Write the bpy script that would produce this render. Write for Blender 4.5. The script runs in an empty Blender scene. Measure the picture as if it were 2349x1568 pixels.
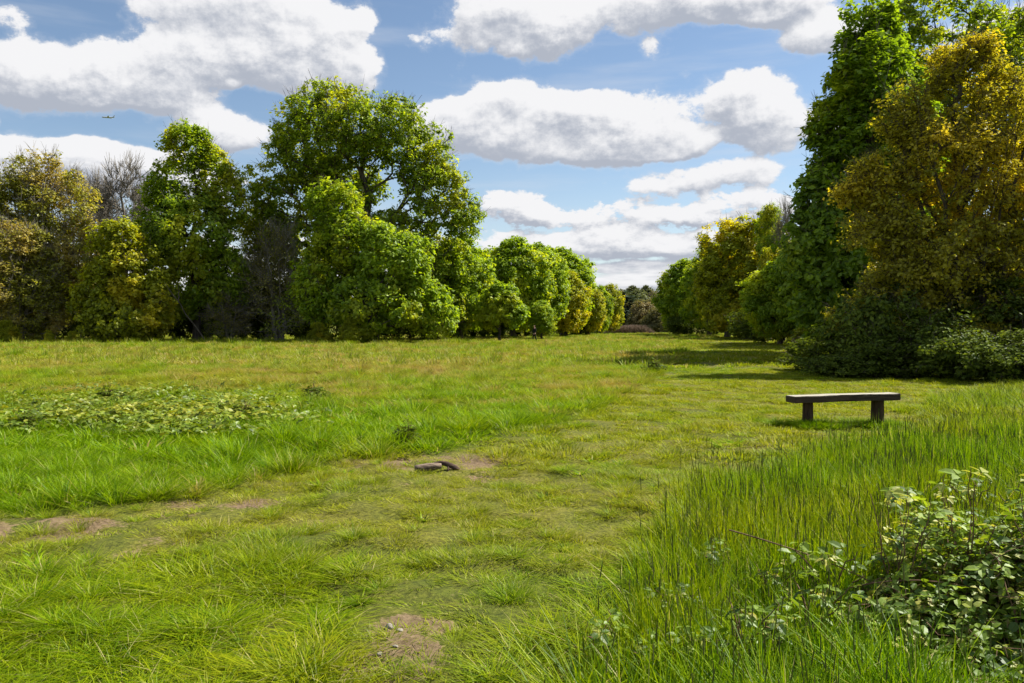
import bpy, math, random
import numpy as np
from mathutils import Vector, Matrix

SC = bpy.context.scene
COL = SC.collection
RAD = math.radians
# ---------------------------------------------------------------- camera
EYE = 1.5
cam_d = bpy.data.cameras.new('camera')
cam_d.lens = 28.0; cam_d.sensor_width = 36.0
cam_d.clip_start = 0.05; cam_d.clip_end = 20000
cam = bpy.data.objects.new('camera', cam_d); COL.objects.link(cam)
cam.location = (0, 0, EYE)
cam.rotation_euler = (RAD(90 - 1.116), 0, 0)
SC.camera = cam
# ---------------------------------------------------------------- exposure, sun
SC.view_settings.view_transform = 'Standard'
SC.view_settings.look = 'None'
SC.view_settings.exposure = 1.02
SC.view_settings.gamma = 1.0
SC.cycles.max_bounces = 5
SC.cycles.diffuse_bounces = 3
SC.cycles.transmission_bounces = 3
SC.cycles.glossy_bounces = 1
SC.cycles.caustics_reflective = False
SC.cycles.caustics_refractive = False
SUN_AZ, SUN_EL = RAD(67), RAD(48)      # azimuth measured from +Y towards +X
sun_d = bpy.data.lights.new('sun', 'SUN'); sun_d.energy = 4.9; sun_d.angle = RAD(0.53); sun_d.color = (1.0, 0.94, 0.84)
sun = bpy.data.objects.new('sun', sun_d); COL.objects.link(sun)
to_sun = Vector((math.sin(SUN_AZ)*math.cos(SUN_EL), math.cos(SUN_AZ)*math.cos(SUN_EL), math.sin(SUN_EL)))
sun.rotation_euler = to_sun.to_track_quat('Z', 'Y').to_euler()
sun.location = to_sun * 50
# ---------------------------------------------------------------- node helper
class NG:
    def __init__(s, tree): s.t = tree; s.n = tree.nodes; s.l = tree.links
    def new(s, typ, **kw):
        nd = s.n.new(typ)
        for k, v in kw.items(): setattr(nd, k, v)
        return nd
    def put(s, sock, v):
        if v is None: return
        if hasattr(v, 'is_output') or isinstance(v, bpy.types.NodeSocket): s.l.new(v, sock)
        else: sock.default_value = v
    def m(s, op, a, b=None, c=None, clamp=False):
        nd = s.new('ShaderNodeMath', operation=op); nd.use_clamp = clamp
        for i, v in enumerate((a, b, c)): s.put(nd.inputs[i], v)
        return nd.outputs[0]
    def v(s, op, a, b=None, c=None):
        nd = s.new('ShaderNodeVectorMath', operation=op)
        s.put(nd.inputs[0], a); s.put(nd.inputs[1], b)
        if c is not None: s.put(nd.inputs[2], c)
        return nd.outputs['Value'] if op in ('DOT_PRODUCT', 'LENGTH', 'DISTANCE') else nd.outputs[0]
    def noise(s, vec, scale, detail=4, rough=0.5, dist=0.0, dim='3D', color=False):
        nd = s.new('ShaderNodeTexNoise'); nd.noise_dimensions = dim
        s.put(nd.inputs['Vector'], vec); nd.inputs['Scale'].default_value = scale
        nd.inputs['Detail'].default_value = detail; nd.inputs['Roughness'].default_value = rough
        nd.inputs['Distortion'].default_value = dist
        return nd.outputs['Color' if color else 'Fac']
    def ss(s, x, lo, hi, a=0.0, b=1.0):
        nd = s.new('ShaderNodeMapRange'); nd.interpolation_type = 'SMOOTHSTEP'; nd.clamp = True
        s.put(nd.inputs[0], x); s.put(nd.inputs[1], lo); s.put(nd.inputs[2], hi)
        s.put(nd.inputs[3], a); s.put(nd.inputs[4], b)
        return nd.outputs[0]
    def mix(s, f, a, b):
        nd = s.new('ShaderNodeMix', data_type='RGBA')
        s.put(nd.inputs[0], f)
        s.put(nd.inputs[6], (*a, 1) if isinstance(a, tuple) else a)
        s.put(nd.inputs[7], (*b, 1) if isinstance(b, tuple) else b)
        return nd.outputs[2]
    def mixf(s, f, a, b):
        nd = s.new('ShaderNodeMix', data_type='FLOAT')
        s.put(nd.inputs[0], f); s.put(nd.inputs[2], a); s.put(nd.inputs[3], b)
        return nd.outputs[0]
    def xyz(s, x, y, z):
        nd = s.new('ShaderNodeCombineXYZ'); s.put(nd.inputs[0], x); s.put(nd.inputs[1], y); s.put(nd.inputs[2], z)
        return nd.outputs[0]
    def sep(s, v):
        nd = s.new('ShaderNodeSeparateXYZ'); s.put(nd.inputs[0], v); return nd.outputs

# ---------------------------------------------------------------- world: physical sky + procedural cumulus
PXK = 1024/2349/796.4                     # photograph pixels (at 2349 wide) -> tangent
def cloud(px, py, rx, ry, s=1.0):
    rx *= .90; ry *= .86
    az = math.atan((px-1174.5)*PXK); ca = math.cos(az)
    el = math.atan((748-py)*PXK*ca)
    return (az, el, rx*PXK*ca*ca, ry*PXK*ca, s)
CLOUDS = [cloud(*a) for a in (
    (120,175,250,85,1.15), (360,160,150,85,1.1), (300,215,230,40,.7),
    (560,40,240,100,1.15), (740,120,150,100,1.15), (640,165,200,50,.8), (800,160,80,70,.5),
    (1560,5,330,62,1.2), (1180,70,170,52,1.1), (1130,10,110,50,.8), (1230,118,70,34,.6), (1750,15,150,50,.8),
    (1900,85,120,48,1.05), (1500,110,24,30,.45), (950,100,36,20,.5), (845,45,40,26,.5),
    (1190,265,200,78,1.15), (1420,290,210,80,1.15), (1310,345,290,40,.85), (1030,290,90,60,.9), (1540,325,110,40,.7),
    (1720,225,110,56,1.1), (1780,300,140,56,1.0),
    (1185,478,95,48,1.05), (1480,440,80,30,.75), (1640,405,170,38,.9), (1400,500,190,34,.8), (1700,480,180,40,.85),
    (520,300,150,52,.95), (150,360,330,50,1.1), (300,400,330,60,1.0), (-60,360,150,60,.9), (0,272,22,20,.6), (30,30,70,30,.5), (540,190,24,12,.45),
    (1450,560,420,34,.7), (2100,330,200,120,.9), (2300,90,200,60,.8))]
world = bpy.data.worlds.new('World'); SC.world = world; world.use_nodes = True
wt = world.node_tree
for nd in list(wt.nodes): wt.nodes.remove(nd)
g = NG(wt)
tc = g.new('ShaderNodeTexCoord')
dirv = g.v('NORMALIZE', tc.outputs['Generated'])
dx, dy, dz = g.sep(dirv)
azn = g.m('ARCTAN2', dx, dy)
eln = g.m('ARCSINE', dz)
# density group: input (az, el, 0) -> density, height-in-cloud
gt = bpy.data.node_groups.new('cloud_density', 'ShaderNodeTree')
gt.interface.new_socket('P', in_out='INPUT', socket_type='NodeSocketVector')
gt.interface.new_socket('D', in_out='OUTPUT', socket_type='NodeSocketFloat')
gt.interface.new_socket('T', in_out='OUTPUT', socket_type='NodeSocketFloat')
h = NG(gt)
gi = h.new('NodeGroupInput'); go = h.new('NodeGroupOutput')
P0 = gi.outputs[0]
wn = h.noise(P0, 9.0, 4, 0.55, color=True)
P1 = h.v('MULTIPLY_ADD', h.v('SUBTRACT', wn, (.5, .5, .5)), (.055, .035, 0), P0)
W = None; TW = None
for (ca_, ce_, ra_, re_, st_) in CLOUDS:
    q = h.v('MULTIPLY_ADD', P1, (1/ra_, 1/re_, 0), (-ca_/ra_, -ce_/re_, 0))
    r2 = h.v('DOT_PRODUCT', q, q)
    e = h.m('MULTIPLY', h.m('POWER', 0.5, h.m('MULTIPLY', r2, r2)), st_)
    W = e if W is None else h.m('ADD', W, e)
    tt = h.m('MULTIPLY', e, h.sep(q)[1])
    TW = tt if TW is None else h.m('ADD', TW, tt)
Wc = h.m('MINIMUM', W, 1.25)
T = h.m('DIVIDE', TW, h.m('ADD', W, 0.08))
sx, sy, sz = h.sep(P0)
# finer, flatter structure low in the sky
Pn = h.v('MULTIPLY', P0, (1.0, 1.35, 1.0))
f1a = h.noise(Pn, 12.0, 11, 0.64, 0.0)
f1b = h.noise(h.v('MULTIPLY', P0, (1.0, 1.7, 1.0)), 24.0, 9, 0.63, 0.0)
f1 = h.mixf(h.ss(sy, 0.24, 0.14), f1a, f1b)
f2 = h.noise(h.v('MULTIPLY', P0, (1.0, 6.5, 1.0)), 9.0, 7, 0.55)
low = h.ss(sy, 0.13, 0.05)
fn = h.mixf(low, f1, f2)
# generic cloud field outside the photographed part of the sky
f3 = h.noise(h.v('MULTIPLY', P0, (1.0, 1.8, 1.0)), 2.6, 5, 0.5)
out1 = h.ss(h.m('ABSOLUTE', sx), 0.62, 0.80)
out2 = h.ss(sy, 0.41, 0.50)
outm = h.m('MAXIMUM', out1, out2)
gen = h.m('MULTIPLY', h.ss(f3, 0.46, 0.60), outm)
lowb = h.m('MULTIPLY', h.ss(sy, 0.15, 0.06), 0.70)
D = h.m('ADD', h.m('ADD', Wc, h.m('ADD', gen, lowb)), h.m('MULTIPLY', h.m('SUBTRACT', fn, 0.5), 2.9))
gt.links.new(D, go.inputs['D']); gt.links.new(T, go.inputs['T'])
P = g.xyz(azn, eln, 0.0)
def dens(vec):
    nd = g.new('ShaderNodeGroup'); nd.node_tree = gt; g.l.new(vec, nd.inputs[0]); return nd.outputs
d0 = dens(P); d1 = dens(g.v('ADD', P, (0.010, 0.020, 0)))
az_n = g.noise(g.v('MULTIPLY', P, (1.2, 9.0, 1.0)), 3.0, 5, .55)
alpha = g.ss(d0[0], 0.42, 0.68)
feather = g.m('MULTIPLY', g.ss(d0[0], 0.15, 0.65), .28)
veil = g.m('MULTIPLY', g.m('ADD', g.ss(az_n, .45, .78), g.ss(eln, .22, .02)), .34)
thin = g.ss(d0[0], 0.45, 1.35)
d2 = dens(g.v('ADD', P, (0.003, 0.0065, 0)))
relief = g.m('ADD', g.m('SUBTRACT', d0[0], d1[0]), g.m('MULTIPLY', g.m('SUBTRACT', d0[0], d2[0]), .9))
bright = g.m('ADD', g.m('MULTIPLY', d0[1], 0.40), g.m('MULTIPLY', relief, 0.75))
bright = g.m('SUBTRACT', g.m('ADD', bright, 0.72), g.m('MULTIPLY', thin, 0.20))
bright = g.ss(bright, -.12, 1.05)
CW, CGREY = (0.86, 0.86, 0.875), (0.42, 0.455, 0.53)
ccol = g.mix(bright, CGREY, CW)
sky = g.new('ShaderNodeTexSky'); sky.sky_type = 'NISHITA'; sky.sun_disc = False
sky.sun_elevation = SUN_EL; sky.sun_rotation = SUN_AZ; sky.air_density = 1.0; sky.dust_density = 0.15; sky.ozone_density = 1.0
SKY_STR = 0.064
CLOUD_K = 1.0/SKY_STR*0.525
ccol = g.v('SCALE', ccol); g.n.active = None
ccol.node.inputs['Scale'].default_value = CLOUD_K
vcol = tuple(c*CLOUD_K for c in (.70, .73, .79))
final = g.mix(alpha, g.mix(g.m('MAXIMUM', veil, feather), sky.outputs[0], vcol), ccol)
bg = g.new('ShaderNodeBackground'); g.l.new(final, bg.inputs[0]); bg.inputs[1].default_value = SKY_STR
wo = g.new('ShaderNodeOutputWorld'); g.l.new(bg.outputs[0], wo.inputs[0])
world.cycles.sampling_method = 'MANUAL'; world.cycles.sample_map_resolution = 512

# ---------------------------------------------------------------- numpy helpers
def rng(seed): return np.random.default_rng(seed)
def _hash(ix, iy, s):
    h_ = (ix*374761393 + iy*668265263 + s*1442695041) & 0xffffffff
    h_ = ((h_ ^ (h_ >> 13))*1274126177) & 0xffffffff
    return ((h_ ^ (h_ >> 16)) & 0xffff)/65535.0
def vnoise(x, y, s=0):
    ix = np.floor(x).astype(np.int64); iy = np.floor(y).astype(np.int64)
    fx = x-ix; fy = y-iy; fx = fx*fx*(3-2*fx); fy = fy*fy*(3-2*fy)
    a = _hash(ix, iy, s); b = _hash(ix+1, iy, s); c = _hash(ix, iy+1, s); d = _hash(ix+1, iy+1, s)
    return (a*(1-fx)+b*fx)*(1-fy)+(c*(1-fx)+d*fx)*fy
def fbm(x, y, s=0, o=4):
    t = 0; a = 1; n = 0
    for k in range(o):
        t = t+a*vnoise(x*2**k+17.3*k, y*2**k-9.1*k, s+k); n += a; a *= .5
    return t/n
def sstep(a, b, x):
    t = np.clip((x-a)/(b-a), 0, 1); return t*t*(3-2*t)

def make_mesh(name, V, F, mats, attrs=None, mat_idx=None, smooth=False):
    """V (n,3); F list of arrays of faces with equal corner count"""
    me = bpy.data.meshes.new(name)
    if not isinstance(F, (list, tuple)): F = [F]
    F = [f for f in F if len(f)]
    me.vertices.add(len(V)); me.vertices.foreach_set('co', np.ascontiguousarray(V, dtype=np.float32).ravel())
    loops = np.concatenate([f.ravel() for f in F]).astype(np.int32)
    sizes = np.concatenate([np.full(len(f), f.shape[1]) for f in F]).astype(np.int32)
    starts = np.concatenate([[0], np.cumsum(sizes)[:-1]]).astype(np.int32)
    me.loops.add(len(loops)); me.loops.foreach_set('vertex_index', loops)
    me.polygons.add(len(sizes)); me.polygons.foreach_set('loop_start', starts)
    try: me.polygons.foreach_set('loop_total', sizes)
    except Exception: pass
    if mat_idx is not None: me.polygons.foreach_set('material_index', mat_idx.astype(np.int32))
    me.polygons.foreach_set('use_smooth', np.full(len(sizes), smooth))
    for m_ in (mats if isinstance(mats, (list, tuple)) else [mats]): me.materials.append(m_)
    for k, a in (attrs or {}).items():
        at = me.attributes.new(k, 'FLOAT', 'POINT'); at.data.foreach_set('value', np.ascontiguousarray(a, dtype=np.float32))
    me.update(calc_edges=True)
    return me

def link(name, me, parent=None, label=None, cat=None, group=None, kind=None, loc=None):
    o = bpy.data.objects.new(name, me); COL.objects.link(o)
    if parent is not None: o.parent = parent
    if loc is not None: o.location = loc
    tag(o, label, cat, group, kind)
    return o
def tag(o, label=None, cat=None, group=None, kind=None):
    if label: o['label'] = label
    if cat: o['category'] = cat
    if group: o['group'] = group
    if kind: o['kind'] = kind
def thing(name, label, cat, loc=(0, 0, 0), rz=0, group=None, sc=1.0):
    o = bpy.data.objects.new(name, None); COL.objects.link(o)
    o.location = loc; o.rotation_euler = (0, 0, rz)
    o.scale = sc if isinstance(sc, tuple) else (sc, sc, sc)
    o.empty_display_size = .3
    tag(o, label, cat, group); return o
def dup(root, label, loc, rz=0, sc=1.0, group=None, cat=None):
    r = root.copy(); COL.objects.link(r)
    r.location = loc; r.rotation_euler = (0, 0, rz); r.scale = sc if isinstance(sc, tuple) else (sc, sc, sc)
    r['label'] = label
    if group: r['group'] = group
    if cat: r['category'] = cat
    for ch in list(root.children):
        c = ch.copy(); COL.objects.link(c); c.parent = r
    return r

# photograph pixel <-> ground
def g2p(X, Y):
    Y = np.maximum(Y, 0.5); return 1174.5+X/Y/PXK, 748+EYE/Y/PXK
def p2g(u, v):
    Y = EYE/((v-748)*PXK); return (u-1174.5)*PXK*Y, Y
def xat(u, Y): return (u-1174.5)*PXK*Y
def zat(v, Y): return (748-v)*PXK*Y+EYE

# ---------------------------------------------------------------- ground layout (functions of world x, y)
def curve(t, pts): return np.interp(t, [p[0] for p in pts], [p[1] for p in pts])
RIGHT = [(860, 2500), (890, 2230), (930, 2130), (985, 2150), (1010, 2070), (1050, 1910), (1110, 1710), (1150, 1570), (1300, 1510), (1400, 1470), (1568, 1390), (1900, 1200)]
LEFT = [(-900, 1260), (0, 1185), (400, 1140), (700, 1078), (830, 1046), (1000, 1036), (1150, 1000), (1300, 962), (1420, 915), (1490, 872), (1570, 815), (1650, 772), (1800, 760)]
def zones(X, Y):
    u, v = g2p(X, Y)
    n1 = fbm(X*1.3, Y*1.3, 3, 3)-.5; n2 = fbm(X*.35, Y*.35, 11, 3)-.5; n3 = fbm(X*4, Y*4, 23, 2)-.5
    wob = 90*n1*np.clip(8/np.maximum(Y, 1), .25, 1.4)
    tall = sstep(-25, 45, u-curve(v, RIGHT)+wob)
    mead = sstep(-14, 16, curve(u, LEFT)-v+wob*.35)
    mead = mead*(1-tall)
    bl = sstep(0, 60, v-curve(u, [(-500, 1400), (0, 1330), (300, 1290), (520, 1250), (780, 1265), (900, 1380), (900, 1600)])+wob)*sstep(0, 80, curve(v, [(1200, 900), (1330, 900), (1420, 830), (1568, 790), (1900, 700)])-u+wob)
    bl = np.maximum(bl, sstep(0, 120, u-curve(v, [(1150, 1500), (1300, 1330), (1568, 1080), (1900, 700)])+wob)*sstep(1150, 1260, v))
    bl = bl*(1-tall)*(1-mead)*(1-np.exp(-(((u-930)/150)**2+((v-1510)/90)**2)**2))
    path = np.clip(1-tall-mead-bl, 0, 1)
    bush = np.clip(1.25-np.hypot((X-2.45)/.95, (Y-3.45)/.72)**2, 0, 1)
    tall = tall*(1-np.clip(bush*1.6, 0, 1))
    # bare soil
    def spot(cu, cv, ru, rv, s=1): return s*np.exp(-(((u-cu)/ru)**2+((v-cv)/rv)**2)**1.5)
    soil = spot(960, 1064, 150, 17, 1.25)+spot(1085, 1058, 60, 12, .8)+spot(880, 1053, 60, 10, .7)+spot(1110, 1095, 70, 9, .7)+spot(905, 1478, 85, 45, 1.25)+spot(965, 1525, 80, 40, 1.2)+spot(840, 1560, 80, 40, 1.2)+spot(1000, 1440, 50, 20, 1.2)\
        + spot(70, 1213, 190, 22, 1.25)+spot(180, 1195, 120, 12, .6)+spot(530, 1160, 150, 13, .95)+spot(400, 1183, 110, 9, .7)+spot(890, 1135, 45, 7, .8)+spot(0, 1290, 60, 10, .5)+spot(760, 1125, 90, 8, .6)
    soil = np.clip(soil*(.72+3.2*n1+2.4*n3), 0, 1.0)*(1-tall)*(1-.75*mead)
    soil = np.where(bush > .25, .9, soil)
    soil = np.clip(soil+.35*path*sstep(.13, .3, n3+n1*.5), 0, 1)
    return u, v, tall, mead, bl, path, soil, n1, n2, n3

def terrain(X, Y):
    d = np.sqrt(X*X+Y*Y)
    z = (fbm(X*.9, Y*.9, 5, 3)-.5)*.09*sstep(120, 10, d)+(fbm(X*3.3, Y*3.3, 15, 2)-.5)*.075*sstep(25, 8, d)+(fbm(X*.12, Y*.12, 8, 3)-.5)*.35*sstep(12, 30, d)*sstep(300, 120, d)
    z = z - 9*sstep(152, 205, Y)+16*sstep(215, 350, Y)+10*sstep(380, 900, Y)
    return z
def tz(x, y): return float(terrain(np.array([float(x)]), np.array([float(y)]))[0])

# ---------------------------------------------------------------- materials
def new_mat(name):
    m_ = bpy.data.materials.new(name); m_.use_nodes = True
    for nd in list(m_.node_tree.nodes): m_.node_tree.nodes.remove(nd)
    return m_, NG(m_.node_tree)
def leaf_mat(name, c_dark, c_light, c_alt=None, trans=.45, gloss=.022, rough=.5, alt_lo=.55, inst=False):
    m_, q = new_mat(name)
    r1 = q.new('ShaderNodeAttribute', attribute_name='rnd').outputs['Fac']
    r2 = q.new('ShaderNodeAttribute', attribute_name='tint').outputs['Fac']
    col = q.mix(r1, c_dark, c_light)
    if c_alt: col = q.mix(q.ss(r2, alt_lo, 1.0), col, c_alt)
    geo = q.new('ShaderNodeNewGeometry')
    pn = q.noise(geo.outputs['Position'], .55, 3, .6)
    hs = q.new('ShaderNodeHueSaturation'); q.l.new(col, hs.inputs['Color'])
    q.l.new(q.ss(pn, .3, .7, .78, 1.2), hs.inputs['Value'])
    q.l.new(q.ss(pn, .3, .7, .512, .500), hs.inputs['Hue'])
    col = hs.outputs[0]
    d = q.new('ShaderNodeBsdfDiffuse'); q.l.new(col, d.inputs[0])
    t = q.new('ShaderNodeBsdfTranslucent')
    tcol = q.v('MULTIPLY', col, (1.3, 1.2, .5)); q.l.new(tcol, t.inputs[0])
    mx = q.new('ShaderNodeMixShader'); mx.inputs[0].default_value = trans
    q.l.new(d.outputs[0], mx.inputs[1]); q.l.new(t.outputs[0], mx.inputs[2])
    gl = q.new('ShaderNodeBsdfGlossy'); gl.inputs['Roughness'].default_value = rough; gl.inputs[0].default_value = (.9, .95, .9, 1)
    mg = q.new('ShaderNodeMixShader'); mg.inputs[0].default_value = gloss
    q.l.new(mx.outputs[0], mg.inputs[1]); q.l.new(gl.outputs[0], mg.inputs[2])
    o = q.new('ShaderNodeOutputMaterial'); q.l.new(mg.outputs[0], o.inputs[0])
    return m_
def solid_mat(name, c1, c2, scale=8, rough=.85, stretch=(1, 1, 1), bump=.3, spec=.25):
    m_, q = new_mat(name)
    tcn = q.new('ShaderNodeTexCoord'); vv = q.v('MULTIPLY', tcn.outputs['Object'], stretch)
    n = q.noise(vv, scale, 7, .65, .4)
    p = q.new('ShaderNodeBsdfPrincipled'); q.l.new(q.mix(q.ss(n, .3, .7), c1, c2), p.inputs['Base Color'])
    p.inputs['Roughness'].default_value = rough; p.inputs['Specular IOR Level'].default_value = spec
    b = q.new('ShaderNodeBump'); b.inputs['Strength'].default_value = bump; b.inputs['Distance'].default_value = .02
    q.l.new(n, b.inputs['Height']); q.l.new(b.outputs[0], p.inputs['Normal'])
    o = q.new('ShaderNodeOutputMaterial'); q.l.new(p.outputs[0], o.inputs[0])
    return m_

GRASS_GREEN, GRASS_LUSH, GRASS_YEL, GRASS_BROWN = (.045, .12, .001), (.26, .43, .003), (.37, .41, .005), (.36, .25, .09)
def grass_mat(name, attr_type):
    m_, q = new_mat(name)
    def at(nm):
        a = q.new('ShaderNodeAttribute', attribute_name=nm); a.attribute_type = attr_type; return a.outputs['Fac']
    r1 = q.new('ShaderNodeAttribute', attribute_name='rnd').outputs['Fac']
    sd = q.new('ShaderNodeAttribute', attribute_name='seed').outputs['Fac']
    geo = q.new('ShaderNodeNewGeometry')
    pn = q.noise(geo.outputs['Position'], 1.7, 4, .6)
    green = q.mix(r1, GRASS_GREEN, GRASS_LUSH)
    yel = q.m('ADD', at('yel'), q.m('MULTIPLY', q.m('SUBTRACT', q.m('ADD', r1, pn), 1.0), .5), clamp=True)
    col = q.mix(yel, green, q.mix(r1, (.13, .16, .004), GRASS_YEL))
    br = q.m('ADD', at('brn'), q.ss(r1, .90, 1.0, 0, .3), clamp=True)
    col = q.mix(br, col, GRASS_BROWN)
    col = q.mix(q.ss(r1, .955, .96, 0, .75), col, (.50, .43, .20))
    col = q.mix(sd, col, (.12, .14, .045))
    d = q.new('ShaderNodeBsdfDiffuse'); q.l.new(col, d.inputs[0])
    t = q.new('ShaderNodeBsdfTranslucent'); q.l.new(q.v('MULTIPLY', col, (1.2, 1.15, .6)), t.inputs[0])
    mx = q.new('ShaderNodeMixShader'); mx.inputs[0].default_value = .42
    q.l.new(d.outputs[0], mx.inputs[1]); q.l.new(t.outputs[0], mx.inputs[2])
    gl = q.new('ShaderNodeBsdfGlossy'); gl.inputs['Roughness'].default_value = .45; gl.inputs[0].default_value = (.9, .95, .9, 1)
    mg = q.new('ShaderNodeMixShader'); mg.inputs[0].default_value = .010
    q.l.new(mx.outputs[0], mg.inputs[1]); q.l.new(gl.outputs[0], mg.inputs[2])
    o = q.new('ShaderNodeOutputMaterial'); q.l.new(mg.outputs[0], o.inputs[0])
    return m_
M_GRASS = grass_mat('grass_blades', 'INSTANCER')
M_BARK = solid_mat('bark', (.035, .028, .02), (.12, .10, .075), 6, .95, (1, 1, .25), .6)
M_BARK_PALE = solid_mat('bark_pale', (.12, .105, .085), (.26, .235, .19), 6, .95, (1, 1, .25), .5)
M_WOOD_TOP = None

# ---------------------------------------------------------------- ground sheet
def ground_material():
    m_, q = new_mat('meadow_ground')
    geo = q.new('ShaderNodeNewGeometry'); pos = geo.outputs['Position']
    soil = q.new('ShaderNodeAttribute', attribute_name='soil').outputs['Fac']
    yel = q.new('ShaderNodeAttribute', attribute_name='yel').outputs['Fac']
    n1 = q.noise(pos, 2.2, 6, .65); n2 = q.noise(pos, 28, 6, .7); n3 = q.noise(pos, .25, 4, .6)
    gcol = q.mix(q.ss(n2, .3, .7), (.03, .045, .008), (.09, .12, .015))
    ycol = q.mix(q.ss(n2, .3, .7), (.06, .06, .015), (.20, .19, .03))
    gcol = q.mix(q.m('ADD', yel, q.ss(n1, .4, .7, -.2, .25), clamp=True), gcol, ycol)
    scol = q.mix(q.ss(n2, .25, .75), (.085, .055, .032), (.25, .18, .11))
    scol = q.mix(q.ss(n1, .35, .65, 0, .5), scol, (.15, .12, .05))
    n5 = q.noise(pos, 7.0, 5, .65)
    s_ = q.ss(q.m('ADD', soil, q.m('ADD', q.m('MULTIPLY', q.m('SUBTRACT', n2, .5), .9), q.m('MULTIPLY', q.m('SUBTRACT', n5, .5), 1.6))), .32, .66)
    col = q.mix(s_, gcol, scol)
    p = q.new('ShaderNodeBsdfPrincipled'); q.l.new(col, p.inputs['Base Color'])
    p.inputs['Roughness'].default_value = .95; p.inputs['Specular IOR Level'].default_value = .1
    b = q.new('ShaderNodeBump'); b.inputs['Strength'].default_value = .6; b.inputs['Distance'].default_value = .03
    q.l.new(n2, b.inputs['Height']); q.l.new(b.outputs[0], p.inputs['Normal'])
    o = q.new('ShaderNodeOutputMaterial'); q.l.new(p.outputs[0], o.inputs[0])
    return m_
def yel_field(Z):
    u, v, tall, mead, bl, path, soil, n1, n2, n3 = Z
    y = .12+path*.62+mead*(.06+.36*sstep(985, 870, v))+bl*.22+tall*(.12+.2*sstep(1100, 950, v))
    # lush strip beside the track, left
    y -= mead*.28*sstep(1000, 1080, v)
    y += n1*1.2+n2*1.0+n3*.5
    y -= path*.35*sstep(1200, 1400, v)
    return np.clip(y, 0, 1)
def brn_field(Z, X_, Y_):
    u, v, tall, mead, bl, path, soil, n1, n2, n3 = Z
    b = mead*sstep(950, 860, v)*(.08+1.1*np.maximum(n2, 0))
    b += mead*.30*np.exp(-(((u-800)/300)**2+((v-845)/30)**2))
    b += mead*.3*np.exp(-(((u-1050)/90)**2+((v-865)/16)**2))
    b += tall*.10*sstep(1060, 980, v)+path*.10
    b += mead*sstep(1000, 930, v)*np.clip((fbm(X_*1.6, Y_*1.6, 93, 3)-.51)*3.4, 0, .6)
    return np.clip(b+.35*soil*(Y_ > 5), 0, .85)
ths = np.radians(np.concatenate([np.arange(-180, -50, 6.0), np.arange(-50, 50, .35), np.arange(50, 180, 6.0)]))
rs = np.concatenate([[0.0], np.geomspace(.8, 60, 330), np.geomspace(62, 6000, 90)])
TH, RR = np.meshgrid(ths, rs)
GX = (RR*np.sin(TH)).ravel(); GY = (RR*np.cos(TH)).ravel()
Zn = zones(GX, GY)
GZ = terrain(GX, GY)
nt, nr = len(ths), len(rs)
ii, jj = np.meshgrid(np.arange(nr-1), np.arange(nt), indexing='ij')
jn = (jj+1) % nt
F = np.stack([ii*nt+jj, ii*nt+jn, (ii+1)*nt+jn, (ii+1)*nt+jj], -1).reshape(-1, 4)[:, ::-1]
behind = GY < 1.5
me = make_mesh('ground', np.stack([GX, GY, GZ], 1), F, ground_material(),
               {'soil': np.where(behind, 0, Zn[6]), 'yel': np.where(behind, .4, yel_field(Zn))}, smooth=True)
link('ground', me, kind='structure', label='grassy heath ground with worn bare earth patches')

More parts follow.
